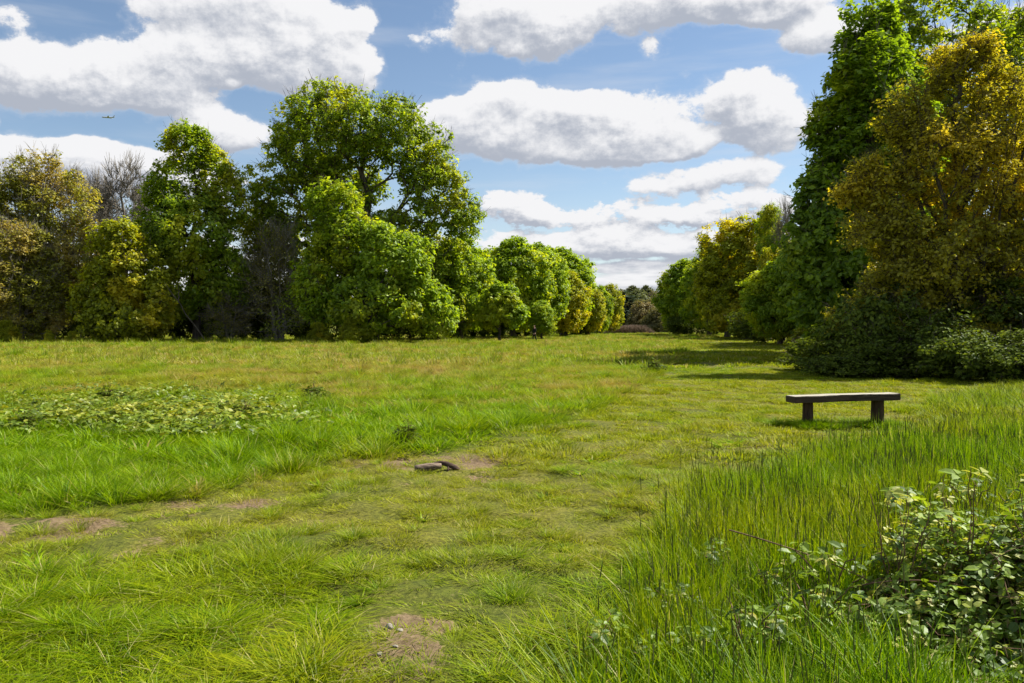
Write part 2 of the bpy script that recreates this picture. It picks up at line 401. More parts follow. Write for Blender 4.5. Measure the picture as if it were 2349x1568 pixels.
# ---------------------------------------------------------------- grass blade templates
def blades(r_, N, hmin, hmax, w, lean, disk, bend=.5, seedheads=0, seg=3, fountain=0):
    base = np.zeros((N, 3)); rad = np.sqrt(r_.random(N))*disk; a = r_.random(N)*6.283
    base[:, 0] = rad*np.cos(a); base[:, 1] = rad*np.sin(a); base[:, 2] = -.015
    H = hmin+(hmax-hmin)*r_.random(N)**1.2
    la = r_.random(N)*6.283; ln = lean*r_.random(N)
    if fountain: la = a+r_.normal(size=N)*.5; ln = lean*(.15+.85*rad/disk)
    ldir = np.stack([np.cos(la), np.sin(la), 0*la], 1)
    wa = la+1.57+(r_.random(N)-.5)*1.4
    wd = np.stack([np.cos(wa), np.sin(wa), 0*wa], 1)
    ts = np.linspace(0, 1, seg+1)
    V = []; 
    for k, t in enumerate(ts):
        c = base+ldir*(ln*t+bend*ln*t*t)[:, None]*H[:, None]+np.array([0, 0, 1.0])*(H*(t-.28*ln*t*t))[:, None]
        wk = w*(1-t**1.6)*(.7+.6*r_.random(N) if k == 0 else 1)
        if k < seg: V += [c-wd*(wk*.5)[:, None] if np.ndim(wk) else c-wd*wk*.5, c+wd*(wk*.5)[:, None] if np.ndim(wk) else c+wd*wk*.5]
        else: V.append(c)
    n = 2*seg+1
    V = np.stack(V, 1).reshape(-1, 3)
    b = (np.arange(N)*n)[:, None]
    Q = np.concatenate([b+np.array([[2*k, 2*k+1, 2*k+3, 2*k+2]]) for k in range(seg-1)], 0)
    Tq = b+np.array([[2*seg-2, 2*seg-1, 2*seg]])
    rnd = np.repeat(r_.random(N), n); seed = np.zeros(N*n)
    if seedheads:
        vs, qs, rr = [V], [Q], [rnd]; cnt = len(V); sd = [seed]
        for k in range(seedheads):
            rad = math.sqrt(r_.random())*disk; a = r_.random()*6.28
            p0 = np.array([rad*math.cos(a), rad*math.sin(a), 0]); Hh = hmax*(.95+.3*r_.random()); la_ = r_.random()*6.28; l_ = .10*r_.random()
            top = p0+np.array([math.cos(la_)*l_, math.sin(la_)*l_, Hh])
            mid = p0*.2+top*.8+np.array([0, 0, .005])
            for (pa, pb, ra, rb) in ((p0, mid, .0011, .0009), (mid, mid*.93+top*.07, .0012, .0028), (mid*.93+top*.07, mid*.3+top*.7, .0028, .0024), (mid*.3+top*.7, top, .0024, .0005)):
                ang = np.array([0, 2.09, 4.19])
                ca = np.stack([np.cos(ang), np.sin(ang), 0*ang], 1)
                vs.append(np.concatenate([pa+ca*ra, pb+ca*rb])); 
                qs.append(np.array([[0, 1, 4, 3], [1, 2, 5, 4], [2, 0, 3, 5]])+cnt); cnt += 6
                rr.append(np.full(6, .5)); sd.append(np.full(6, 1.0 if rb > .001 and ra > .001 else .25))
        V = np.concatenate(vs); Q = np.concatenate(qs); rnd = np.concatenate(rr); seed = np.concatenate(sd)
    return V, Q, Tq, rnd, seed
TEMPL = bpy.data.collections.new('grass_templates')
templ_n = 0
def add_templ(V, Q, Tq, rnd, seed, mat):
    global templ_n
    me = make_mesh('tuft', V, [Q, Tq], mat, {'rnd': rnd, 'seed': seed})
    o = bpy.data.objects.new('tuft_%03d' % templ_n, me); TEMPL.objects.link(o); templ_n += 1
R0 = rng(1)
CLS = {}
def cls(name, n, **kw):
    CLS[name] = (templ_n, n)
    for k in range(n): add_templ(*blades(R0, **kw), M_GRASS)
cls('turf', 5, N=150, hmin=.018, hmax=.060, w=.0058, lean=1.5, disk=.16, fountain=1)
cls('turf_far', 4, N=150, hmin=.02, hmax=.07, w=.013, lean=1.4, disk=.28, seg=2, fountain=1)
cls('mid', 4, N=120, hmin=.06, hmax=.19, w=.0062, lean=1.1, disk=.15, fountain=1)
cls('mid_far', 3, N=120, hmin=.08, hmax=.22, w=.014, lean=1.1, disk=.28, seg=2, fountain=1)
cls('tall', 5, N=120, hmin=.12, hmax=.36, w=.0078, lean=.55, disk=.20, bend=.8, seedheads=3)
cls('tall_far', 3, N=130, hmin=.12, hmax=.36, w=.013, lean=.5, disk=.32, bend=.6, seedheads=3, seg=2)
cls('tuft', 5, N=130, hmin=.08, hmax=.26, w=.0070, lean=1.0, disk=.085, bend=.9, fountain=1)
cls('tuft_far', 3, N=120, hmin=.10, hmax=.26, w=.010, lean=1.0, disk=.12, bend=.9, fountain=1, seg=2)
cls('herb', 4, N=26, hmin=.05, hmax=.20, w=.030, lean=1.3, disk=.09, fountain=1)
cls('field', 6, N=80, hmin=.06, hmax=.30, w=.040, lean=1.1, disk=.48, seg=2, fountain=1)
cls('lawn_far', 4, N=90, hmin=.02, hmax=.10, w=.040, lean=1.2, disk=.48, seg=2, fountain=1)

def scatter(r_, y0, y1, dens_, marg=2.5, k=.72):
    # jittered points inside the wedge that could be seen
    A = (k*(y1**2-y0**2)+2*marg*(y1-y0)); n = int(A*dens_)
    # sample y with pdf ~ width(y)
    ys = np.linspace(y0, y1, 400); wd = 2*(k*ys+marg); cdf = np.cumsum(wd); cdf = cdf/cdf[-1]
    Y = np.interp(r_.random(n), cdf, ys)+(r_.random(n)-.5)*.05
    X = (r_.random(n)*2-1)*(k*Y+marg)
    return X, Y

def gn_object(name, X, Y, idx, scl, yel, brn, label, cat, r_):
    n = len(X); Z = terrain(X, Y)
    me = bpy.data.meshes.new(name); me.vertices.add(n)
    me.vertices.foreach_set('co', np.stack([X, Y, Z], 1).astype(np.float32).ravel())
    def fa(nm, arr, t='FLOAT'):
        a = me.attributes.new(nm, t, 'POINT')
        a.data.foreach_set('vector' if t == 'FLOAT_VECTOR' else 'value', np.ascontiguousarray(arr, dtype=np.int32 if t == 'INT' else np.float32).ravel())
    fa('idx', idx, 'INT'); fa('yel', yel); fa('brn', brn)
    fa('scl', np.asarray(scl), 'FLOAT_VECTOR')
    fa('rot', np.stack([(r_.random(n)-.5)*.16, (r_.random(n)-.5)*.16, r_.random(n)*6.283], 1), 'FLOAT_VECTOR')
    ng = bpy.data.node_groups.new(name+'_nodes', 'GeometryNodeTree')
    ng.interface.new_socket('Geometry', in_out='INPUT', socket_type='NodeSocketGeometry')
    ng.interface.new_socket('Geometry', in_out='OUTPUT', socket_type='NodeSocketGeometry')
    a = ng.nodes.new('NodeGroupInput'); b = ng.nodes.new('NodeGroupOutput')
    ip = ng.nodes.new('GeometryNodeInstanceOnPoints'); ci = ng.nodes.new('GeometryNodeCollectionInfo')
    ci.inputs['Collection'].default_value = TEMPL
    ci.inputs['Separate Children'].default_value = True; ci.inputs['Reset Children'].default_value = True
    ip.inputs['Pick Instance'].default_value = True
    def na(nm, t):
        x = ng.nodes.new('GeometryNodeInputNamedAttribute'); x.data_type = t; x.inputs['Name'].default_value = nm
        return x.outputs[0]
    L = ng.links.new
    L(a.outputs[0], ip.inputs['Points']); L(ci.outputs[0], ip.inputs['Instance'])
    L(na('idx', 'INT'), ip.inputs['Instance Index'])
    er = ng.nodes.new('FunctionNodeEulerToRotation'); L(na('rot', 'FLOAT_VECTOR'), er.inputs[0]); L(er.outputs[0], ip.inputs['Rotation'])
    L(na('scl', 'FLOAT_VECTOR'), ip.inputs['Scale']); L(ip.outputs[0], b.inputs[0])
    o = link(name, me, kind='stuff', label=label, cat=cat)
    md = o.modifiers.new('scatter', 'NODES'); md.node_group = ng
    me.materials.append(M_GRASS)
    return o
def pick(r_, name, n): s, k = CLS[name]; return s+r_.integers(0, k, n)
BUSH_EXCL = []
def build_grass():
    r_ = rng(77)
    bands = [(2.3, 5.5, 46, 0), (5.5, 9, 38, 0), (9, 16, 19, 1), (16, 28, 13, 1), (28, 60, 4.0, 2), (60, 158, 1.7, 2)]
    acc = {'short_grass': [], 'meadow_grass': [], 'tall_grass': []}
    for (y0, y1, de, lod) in bands:
        X, Y = scatter(r_, y0, y1, de, 2.2 if y0 < 20 else 6, .70)
        Z = zones(X, Y); u, v, tall, mead, bl, path, soil, n1, n2, n3 = Z
        ye = yel_field(Z); br = brn_field(Z, X, Y)
        n = len(X); q = r_.random(n)
        jit = .7+.6*r_.random(n)
        clump = np.clip((fbm(X*3.1, Y*3.1, 41, 2)-.5)*1.7+.5, 0, 1)
        def push(key, mask, cn, sxy, szz, yel=ye, brn=br):
            k = int(mask.sum())
            if not k: return
            sx_ = (sxy*(.85+.3*r_.random(k)))
            acc[key].append((X[mask], Y[mask], pick(r_, cn, k), np.stack([sx_, sx_, (szz*jit)[mask]], 1),
                             np.clip(yel[mask]+.12*(r_.random(k)-.5), 0, 1), brn[mask]))
        one = np.ones(n)
        T = ('turf', 'turf_far', 'lawn_far')[lod]; Mi = ('mid', 'mid_far', 'field')[lod]; Ta = ('tall', 'tall_far', 'field')[lod]
        grow = r_.random(n) > np.clip(soil*(.35+1.2*fbm(X*5, Y*5, 57, 2)), 0, .9)
        isT = tall > .5
        push('short_grass', (q < path) & ~isT & grow & (mead < .5) & (bl < .5) & (r_.random(n) < .7+.9*clump), T, one[0], .50+2.1*clump**2)
        Tu = ('tuft', 'tuft_far', 'tuft_far')[lod]; rt = r_.random(n); c2 = fbm(X*1.1, Y*1.1, 47, 3)
        tsz = .50+1.15*np.clip((c2-.42)*3, 0, 1)
        push('meadow_grass', (mead >= .4) & ~isT & (rt < (.30 if lod == 0 else .4)), Tu, .9, tsz*1.05, ye*.5, br*.5)
        push('short_grass', (bl > .35) & (rt < .22+.25*(c2 > .5)), Tu, .6, tsz*.33, ye*.4, br*.3)
        push('short_grass', (path > .5) & (c2 > .46) & grow & (rt < .14), Tu, .5, tsz*.30, ye*.5, br*.3)
        push('tall_grass', isT & (rt < .15), Tu, 1.2, tsz*1.1, ye*.8, br*.5)
        hs_ = (.8, 1.2, 1.8)[lod]
        hp = (fbm(X*.6, Y*.6, 91, 3) > .5)*.10+.025
        push('meadow_grass', (mead >= .4) & ~isT & (r_.random(n) < hp*(1.0, 1.6, 2.0)[lod]), 'herb', hs_, .9+.6*c2, ye*.0, np.clip((r_.random(n)-.55)*1.8, 0, .8))
        push('short_grass', (path+bl > .5) & grow & (r_.random(n) < hp*.45), 'herb', .7*hs_, .30+.2*c2, ye*.1, br*.3)
        if lod == 2: push('meadow_grass', (mead >= .4) & ~isT & (r_.random(n) < .16), Mi, .62, 1.1+1.2*c2, ye*.1, br*.7)
        if lod == 2:
            edge = np.exp(-((Y-67)/3.5)**2)*(X < -4)*(fbm(X*.5, Y*.5, 95, 2))
            push('meadow_grass', r_.random(n) < edge*1.3, Mi, .8, 1.3+1.6*r_.random(n), ye*.6+.2, np.clip((r_.random(n)-.5), 0, .6))
        # coarser tufts standing in the short grass
        push('short_grass', (path > .5) & grow & (clump > .56) & (r_.random(n) < (.35 if lod else .30)), Mi, .55, .30+.35*clump, ye*.75, br*.5)
        push('short_grass', (bl > .5) & grow, Mi, one[0], .24+.50*clump**1.5, ye, br)
        push('meadow_grass', (mead >= .5) & ~isT & (r_.random(n) > soil), Mi, 1.05 if lod < 2 else 1.0, .42+.85*clump+.18*sstep(950, 1050, v), ye, br)
        push('tall_grass', isT & (r_.random(n) < .92), Ta, 1.0, (.45+.60*sstep(.5, 1, tall))*(.72+.55*clump)*(1-.42*sstep(8.5, 11.5, Y)), ye, br)
    lab = {'short_grass': 'short trampled yellow green grass across the worn track',
           'meadow_grass': 'rough meadow grass with brownish seed heads on the left',
           'tall_grass': 'lush tall grass with dark seed heads in front of the bench'}
    for lx_, ly_ in ((4.45, 11.86), (5.52, 11.93)):
        n = 46; X = lx_+r_.normal(size=n)*.20; Y = ly_-.05+r_.normal(size=n)*.14; o1 = np.ones(n)
        acc['tall_grass'].append((X, Y, pick(r_, 'tuft_far', n), np.stack([o1*.7, o1*.7, .45+.35*r_.random(n)], 1), o1*.05, o1*0))
    for k, L_ in acc.items():
        cat_ = [np.concatenate([a[i] for a in L_]) for i in range(6)]
        gn_object(k, *cat_, lab[k], 'grass', r_)
build_grass()

# ---------------------------------------------------------------- tree generator
def frames(d, r_):
    d = d/np.maximum(np.linalg.norm(d, axis=1, keepdims=True), 1e-9)
    a = np.where(np.abs(d[:, 2:3]) < .9, np.array([[0, 0, 1.0]]), np.array([[1.0, 0, 0]]))
    x = np.cross(a, d); x /= np.maximum(np.linalg.norm(x, axis=1, keepdims=True), 1e-9)
    return x, np.cross(d, x), d
def tubes(P0, P1, R0_, R1_, k):
    x, y, d = frames(P1-P0, None)
    an = np.arange(k)*2*math.pi/k
    ring = x[:, None, :]*np.cos(an)[None, :, None]+y[:, None, :]*np.sin(an)[None, :, None]
    A = P0[:, None, :]+ring*R0_[:, None, None]; B = P1[:, None, :]+ring*R1_[:, None, None]
    V = np.concatenate([A, B], 1).reshape(-1, 3)
    b = (np.arange(len(P0))*2*k)[:, None, None]
    i = np.arange(k); j = (i+1) % k
    Fq = (b+np.stack([i, j, j+k, i+k], 1)[None]).reshape(-1, 4)
    return V, Fq
def join(parts):
    V = []; Fs = []; c = 0
    for v, f in parts:
        if len(v): V.append(v); Fs.append(f+c); c += len(v)
    return np.concatenate(V), np.concatenate(Fs)
def leaf_quads(r_, C, n_per, rad, size, flat=.75, up=.7, outc=None, aspect=.62, clump_rnd=None, droop=0.0):
    n = len(C)*n_per
    ctr = np.repeat(C, n_per, 0)
    rr = np.repeat(rad if np.ndim(rad) else np.full(len(C), rad), n_per)
    dv = r_.normal(size=(n, 3)); dv /= np.linalg.norm(dv, axis=1, keepdims=True)
    rad_f = r_.random(n)**.45
    off = dv*(rad_f*rr)[:, None]; off[:, 2] *= flat
    off[:, 2] -= droop*rr*(np.hypot(off[:, 0], off[:, 1])/rr)**2
    P_ = ctr+off
    nrm = dv*.55+r_.normal(size=(n, 3))*.55+np.array([0, 0, up])
    if outc is not None:
        o = ctr-outc; o /= np.maximum(np.linalg.norm(o, axis=1, keepdims=True), 1e-6); nrm += o*.5
    x, y, nn = frames(nrm, r_)
    a = r_.random(n)*6.283
    ax = x*np.cos(a)[:, None]+y*np.sin(a)[:, None]; ay = np.cross(nn, ax)
    s = size*(.65+.7*r_.random(n))
    L_ = ax*(s*.5)[:, None]; Wd = ay*(s*.5*aspect)[:, None]
    bendv = nn*(s*.10)[:, None]
    V = np.stack([P_-L_, P_-L_*.1-Wd+bendv, P_+L_, P_-L_*.1+Wd+bendv], 1).reshape(-1, 3)
    Fq = np.arange(n*4).reshape(-1, 4)
    rnd = np.repeat(r_.random(n), 4)
    cr = clump_rnd if clump_rnd is not None else r_.random(len(C))
    tint = np.repeat(np.clip(np.repeat(cr, n_per)+.25*(r_.random(n)-.5), 0, 1), 4)
    return V, Fq, rnd, tint

def grow(seed, lobes, n_clumps, clump_r, n_leaf, leaf, mat, trunk_r, bark, stems=1, split=.35, shell=.22, twigs=2, twig_r=.012,
         flat=.75, up=.7, droop=0.0, lean=(0, 0), wood_pow=.5, top_bias=0.0, seg_noise=.10, leafless=0.0, gap=.36, min_z=.3, aspect=.62, stem_spread=.15):
    """returns crown mesh, trunk mesh. lobes: (x,y,z,rx,ry,rz)"""
    r_ = rng(seed); lobes = np.array(lobes, float)
    vol = (lobes[:, 3]*lobes[:, 4]*lobes[:, 5])**(2/3); pick_ = r_.choice(len(lobes), n_clumps*2, p=vol/vol.sum())
    dv = r_.normal(size=(n_clumps*2, 3)); dv /= np.linalg.norm(dv, axis=1, keepdims=True)
    rf = 1-np.abs(r_.normal(size=n_clumps*2))*shell; rf = np.clip(rf+.10*(r_.random(len(rf))-.4), .15, 1.12)
    Lb = lobes[pick_]
    ph_ = pick_*7.31+seed
    bump = vnoise(dv[:, 0]*2.4+ph_, dv[:, 2]*2.4+dv[:, 1]*1.7+ph_*.37, 3)*.6+vnoise(dv[:, 0]*5+ph_, dv[:, 2]*5+dv[:, 1]*4, 9)*.4
    rf = rf*(.66+.64*bump)
    C = Lb[:, :3]+dv*Lb[:, 3:6]*rf[:, None]
    # discard those deep inside other lobes
    deep = np.zeros(len(C), bool)
    for i, lb in enumerate(lobes):
        q = np.linalg.norm((C-lb[:3])/lb[3:6], axis=1); deep |= (q < .62) & (pick_ != i) & (r_.random(len(C)) < .8)
    C = C[~deep & (C[:, 2] > min_z)]
    fs = 6.0/max(lobes[:, 3].mean()*2, 1)
    gapn = vnoise(C[:, 0]*fs+seed, C[:, 2]*fs+C[:, 1]*fs*.6, 5)*.6+vnoise(C[:, 0]*fs*2.3, C[:, 2]*fs*2.3-C[:, 1]*fs, 6)*.4
    C = C[gapn > gap][:n_clumps]
    top = lobes[:, 2].max()+.3*lobes[:, 5].max()
    cen = (lobes[:, :3]*vol[:, None]).sum(0)/vol.sum()
    # trunk(s)
    nodes = []; par = []
    for s in range(stems):
        a = 6.283*s/max(stems, 1)+r_.random(); sp = stem_spread*top if stems > 1 else 0
        b0 = np.array([math.cos(a), math.sin(a), 0])*(trunk_r*1.2 if stems > 1 else 0)
        tgt = np.array([cen[0]*.8+math.cos(a)*sp, cen[1]*.8+math.sin(a)*sp, top*(.7+.3*r_.random() if stems > 1 else .86)])
        prev = -1; K = 9
        for k in range(K+1):
            t = k/K; p = b0+(tgt-b0)*np.array([t**1.4, t**1.4, t])
            if k: p = p+np.append(r_.normal(size=2)*.012*top, 0)
            nodes.append(p); par.append(prev); prev = len(nodes)-1
    nodes = nodes; 
    maxn = len(nodes)+len(C)*4
    N = np.zeros((maxn, 3)); N[:len(nodes)] = nodes; PR = np.full(maxn, -1); PR[:len(par)] = par
    PL = np.zeros(maxn)
    for i in range(len(nodes)):
        if PR[i] >= 0: PL[i] = PL[PR[i]]+np.linalg.norm(N[i]-N[PR[i]])
    cnt = len(nodes); tipidx = []
    axis_d = np.hypot(C[:, 0]-cen[0]*.8, C[:, 1]-cen[1]*.8)+.3*np.abs(C[:, 2]-cen[2])
    low = top*split*.5
    order = np.argsort(axis_d+r_.random(len(C))*1.0)
    for ci in order:
        c = C[ci]; Nn = N[:cnt]
        dd = Nn-c; dist = np.sqrt((dd*dd).sum(1))
        cost = dist+.18*PL[:cnt]+np.maximum(0, Nn[:, 2]-c[2]+.25*dist)*1.1+np.where(Nn[:, 2] < low, 4.0, 0)
        j = int(np.argmin(cost)); p = N[j]; L_ = dist[j]
        K = 3 if L_ > clump_r*2.2 else (2 if L_ > clump_r else 1)
        pd = (p-N[PR[j]]) if PR[j] >= 0 else np.array([0, 0, 1.0]); pd = pd/max(np.linalg.norm(pd), 1e-6)
        prev = j
        for k in range(1, K+1):
            t = k/K; q = p*(1-t)+c*t+pd*L_*.22*math.sin(math.pi*t)+np.array([0, 0, .10*L_*math.sin(math.pi*t)])
            if k < K: q = q+r_.normal(size=3)*seg_noise*L_/K
            N[cnt] = q; PR[cnt] = prev; PL[cnt] = PL[prev]+np.linalg.norm(q-N[prev]); prev = cnt; cnt += 1
        tipidx.append(prev)
    w = np.zeros(cnt); w[tipidx] = 1
    for s in range(stems): w[(s+1)*10-1] += 1
    for i in range(cnt-1, -1, -1):
        if PR[i] >= 0: w[PR[i]] += w[i]
    # children are always stored after parents
    R_ = trunk_r*(np.maximum(w, .5)/(w.max()))**wood_pow
    R_ = np.maximum(R_, twig_r)
    idx = np.array([i for i in range(cnt) if PR[i] >= 0]); P0 = N[PR[idx]]; P1 = N[idx]
    ra = np.minimum(R_[PR[idx]], R_[idx]*1.5); rb = R_[idx]
    base = PR[idx] % 10 == 0
    first = np.isin(PR[idx], [s*10 for s in range(stems)]) & (P0[:, 2] < .2)
    ra = np.where(first, R_[PR[idx]]*1.35, ra)
    big = rb > .04
    parts = []
    if big.any(): parts.append(tubes(P0[big], P1[big], ra[big], rb[big], 8))
    if (~big).any(): parts.append(tubes(P0[~big], P1[~big], ra[~big], rb[~big], 3))
    Ct = N[tipidx]
    if twigs:
        T0 = np.repeat(Ct, twigs, 0); d = r_.normal(size=T0.shape); d /= np.linalg.norm(d, axis=1, keepdims=True)
        oc = T0-cen; oc /= np.maximum(np.linalg.norm(oc, axis=1, keepdims=True), 1e-6)
        d = d*.6+oc*.5+np.array([0, 0, .35])
        T1 = T0+d*clump_r*(.8+.8*r_.random(len(T0)))[:, None]
        parts.append(tubes(T0, T1, np.full(len(T0), twig_r), np.full(len(T0), twig_r*.35), 3))
        T2 = T0*.5+T1*.5; d2 = d+r_.normal(size=d.shape)*.5
        parts.append(tubes(T2, T2+d2*clump_r*.6, np.full(len(T0), twig_r*.7), np.full(len(T0), twig_r*.25), 3))
    V, Fq = join(parts)
    tr = make_mesh('trunk', V, Fq, bark, smooth=False)
    if leafless >= 1: return None, tr
    keep = r_.random(len(C)) > leafless
    Cc = C[keep]
    crn = fbm(Cc[:, 0]*.35+seed, Cc[:, 2]*.35+Cc[:, 1]*.3, seed, 2)
    crn = np.clip((crn-.5)*1.8+.5+.35*(r_.random(len(Cc))-.5), 0, 1)
    V, Fq, rnd, tint = leaf_quads(r_, Cc, n_leaf, clump_r*(.5+1.0*r_.random(len(Cc))), leaf, flat, up, cen, aspect, crn, droop)
    ok = V[::4, 2] > .03
    ok4 = np.repeat(ok, 4); V = V[ok4]; rnd = rnd[ok4]; tint = tint[ok4]; Fq = np.arange(len(V)).reshape(-1, 4)
    cr = make_mesh('crown', V, Fq, mat, {'rnd': rnd, 'tint': tint})
    return cr, tr
def tree(name, label, cat, x, y, meshes, rz=0, sc=1.0, group=None, bare=False):
    t = thing(name, label, cat, (x, y, tz(x, y)-.03), rz, group, sc)
    if meshes[1]: link('trunk' if not bare else 'trunk', meshes[1], t)
    if meshes[0]: link('crown', meshes[0], t)
    return t
def place(root, label, u, Y, h_now, v_top, rz=0, wide=1.0, group=None, cat=None):
    X = xat(u, Y); s = (zat(v_top, Y)-tz(X, Y))/h_now
    return dup(root, label, (X, Y, tz(X, Y)-.03), rz, (s*wide, s*wide, s), group, cat)

ML = {
 'oak': leaf_mat('oak_leaves', (.14, .22, .008), (.38, .48, .018), (.42, .45, .018), .55),
 'front': leaf_mat('lime_leaves', (.16, .26, .008), (.40, .52, .022), (.46, .50, .022), .55),
 'column': leaf_mat('maple_leaves', (.14, .23, .008), (.37, .48, .018), (.48, .49, .016), .55),
 'olive': leaf_mat('olive_leaves', (.20, .20, .02), (.42, .42, .04), (.44, .35, .09), .5),
 'gold': leaf_mat('golden_leaves', (.22, .26, .008), (.47, .49, .014), (.56, .49, .018), .55),
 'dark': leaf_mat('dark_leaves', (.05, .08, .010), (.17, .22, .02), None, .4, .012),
 'deep': leaf_mat('chestnut_leaves', (.11, .19, .008), (.29, .41, .018), (.38, .45, .02), .55, alt_lo=.6),
 'bronze': leaf_mat('bronze_leaves', (.25, .22, .014), (.51, .47, .030), (.62, .50, .036), .55, alt_lo=.5),
 'brown': leaf_mat('brown_leaves', (.17, .15, .05), (.34, .32, .08), (.32, .38, .03), .4),
 'row': leaf_mat('row_leaves', (.16, .25, .008), (.38, .50, .016), (.46, .50, .016), .55),
 'bramble': leaf_mat('bramble_leaves', (.06, .115, .010), (.26, .36, .028), (.46, .44, .10), .42, .03, .5, .72),
}
# left group ------------------------------------------------------------
def px_lobes(L_, u0, Y, depth=.8):
    out = []
    k = PXK*Y
    for (u, v, ru, rv, dy) in L_:
        out.append(((u-u0)*k, dy, zat(v, Y), ru*k, ru*k*depth, rv*k))
    return out
G_LEFT = 'broadleaf trees along the left side of the meadow'
G_ROW = 'trees of the far left row'
oak_l = px_lobes([(760, 300, 130, 100, 0), (870, 300, 110, 80, -2), (690, 350, 100, 85, 2), (950, 350, 90, 85, 1), (1000, 430, 80, 65, 0),
                  (1060, 500, 55, 50, -1), (620, 430, 65, 75, 0), (760, 430, 130, 80, 2), (900, 560, 130, 90, 0), (1020, 600, 75, 60, 2), (690, 560, 110, 90, 3), (600, 520, 70, 60, 2), (1000, 690, 70, 70, 3), (780, 240, 70, 40, 0)], 850, 78)
oak = tree('oak_tree', 'tallest broad spreading tree left of the gap with open limbs showing sky', 'tree', xat(850, 78), 78,
           grow(11, oak_l, 2760, .66, 28, 0.35, ML['oak'], .62, M_BARK, shell=.30, twigs=2, twig_r=.022, split=.5))
front_l = px_lobes([(770, 470, 60, 55, 0), (800, 560, 90, 80, 0), (900, 600, 90, 80, -1), (740, 650, 75, 90, 0), (860, 700, 120, 70, -1), (960, 690, 70, 65, 0), (1010, 730, 42, 45, -.5)], 850, 70)
front = tree('lime_tree', 'bright green bushy tree standing in front of the tallest tree', 'tree', xat(850, 70), 70,
             grow(12, front_l, 1609, .62, 31, 0.34, ML['front'], .30, M_BARK, shell=.2, stems=3, twigs=1, twig_r=.02, split=.2, stem_spread=.12))
col_l = px_lobes([(430, 340, 55, 60, 0), (400, 430, 70, 75, 0), (470, 400, 60, 70, 1), (520, 460, 50, 70, 0), (370, 520, 60, 80, 0), (460, 540, 100, 90, -1), (430, 640, 100, 90, 0), (520, 650, 60, 90, 0)], 450, 75)
colm = tree('maple_tree', 'upright green tree with pointed top left of the tallest tree', 'tree', xat(450, 75), 75,
            grow(13, col_l, 1494, .64, 29, 0.34, ML['column'], .35, M_BARK, shell=.2, twigs=1, twig_r=.02, split=.25))
twig_l = px_lobes([(90, 420, 80, 70, 0), (40, 500, 90, 90, 0), (150, 480, 80, 80, 0), (100, 600, 130, 100, 0), (60, 690, 120, 80, 0), (190, 560, 60, 80, 0)], 110, 74)
twg_m = grow(14, twig_l, 1000, .75, 34, .30, ML['olive'], .25, M_BARK_PALE, shell=.3, twigs=4, twig_r=.022, stems=5, split=.15, stem_spread=.2)
twg = tree('twiggy_tree', 'olive brown twiggy tree just opening its leaves at far left', 'tree', xat(110, 74), 74, twg_m)
gold_l = px_lobes([(270, 550, 55, 50, 0), (300, 620, 80, 70, 0), (240, 680, 80, 70, 0), (340, 690, 65, 70, 0), (290, 730, 110, 50, 0)], 300, 70)
gld_m = grow(15, gold_l, 900, .58, 34, .32, ML['gold'], .18, M_BARK, shell=.25, twigs=1, twig_r=.02, stems=4, split=.1)
gld = tree('golden_shrub', 'rounded golden green shrub below the bare branches on the left', 'shrub', xat(300, 70), 70, gld_m)
bare_l = px_lobes([(290, 420, 40, 70, 0), (250, 470, 60, 50, 0), (320, 480, 40, 60, 0), (290, 560, 60, 80, 0)], 290, 86)
bare_m = grow(16, bare_l, 260, 1.1, 1, .2, ML['olive'], .22, M_BARK_PALE, shell=.4, twigs=5, twig_r=.032, leafless=1.0, split=.3, seg_noise=.16)
bare = tree('bare_tree', 'leafless grey tree, tallest of the bare ones behind the left shrubs', 'tree', xat(290, 86), 86, bare_m, bare=True)
place(bare, 'lower leafless grey tree rising between the twiggy tree and the tallest bare tree', 232, 88, 21, 372, 1.9)
place(bare, 'leafless brownish tree standing behind the twiggy olive tree at far left', 190, 92, 21, 378, 3.4)
place(bare, 'thin bare tree close against the upright green tree', 332, 90, 21, 395, 5.0)
brn_l = px_lobes([(640, 560, 50, 60, 0), (610, 640, 60, 70, 0), (670, 650, 60, 80, 0), (640, 720, 80, 50, 0)], 640, 75)
brn_m = grow(17, brn_l, 300, .8, 26, .2, ML['brown'], .18, M_BARK_PALE, shell=.35, twigs=5, twig_r=.022, stems=5, split=.1)
brn = tree('brown_thicket', 'purplish brown twiggy thicket between the upright tree and the bright bushy tree', 'shrub', xat(640, 75), 75, brn_m)
dup(brn, 'broad brown twiggy thicket behind, under the left limbs of the tallest tree', (xat(600, 83), 83, -.03), 2.0, (1.25, 1.25, 1.22))
dup(brn, 'low brown twiggy thicket right of the leaning dead branch', (xat(525, 74), 74, -.03), 4.0, (.7, .7, .42))
dup(twg, 'second olive brown twiggy tree, cut by the left edge', (xat(-40, 76), 76, -.03), 2.0, (.95, .95, .93))
dup(twg, 'low russet twiggy tree under the left edge of the wood', (xat(40, 70), 70, -.03), 4.1, (.75, .75, .62))
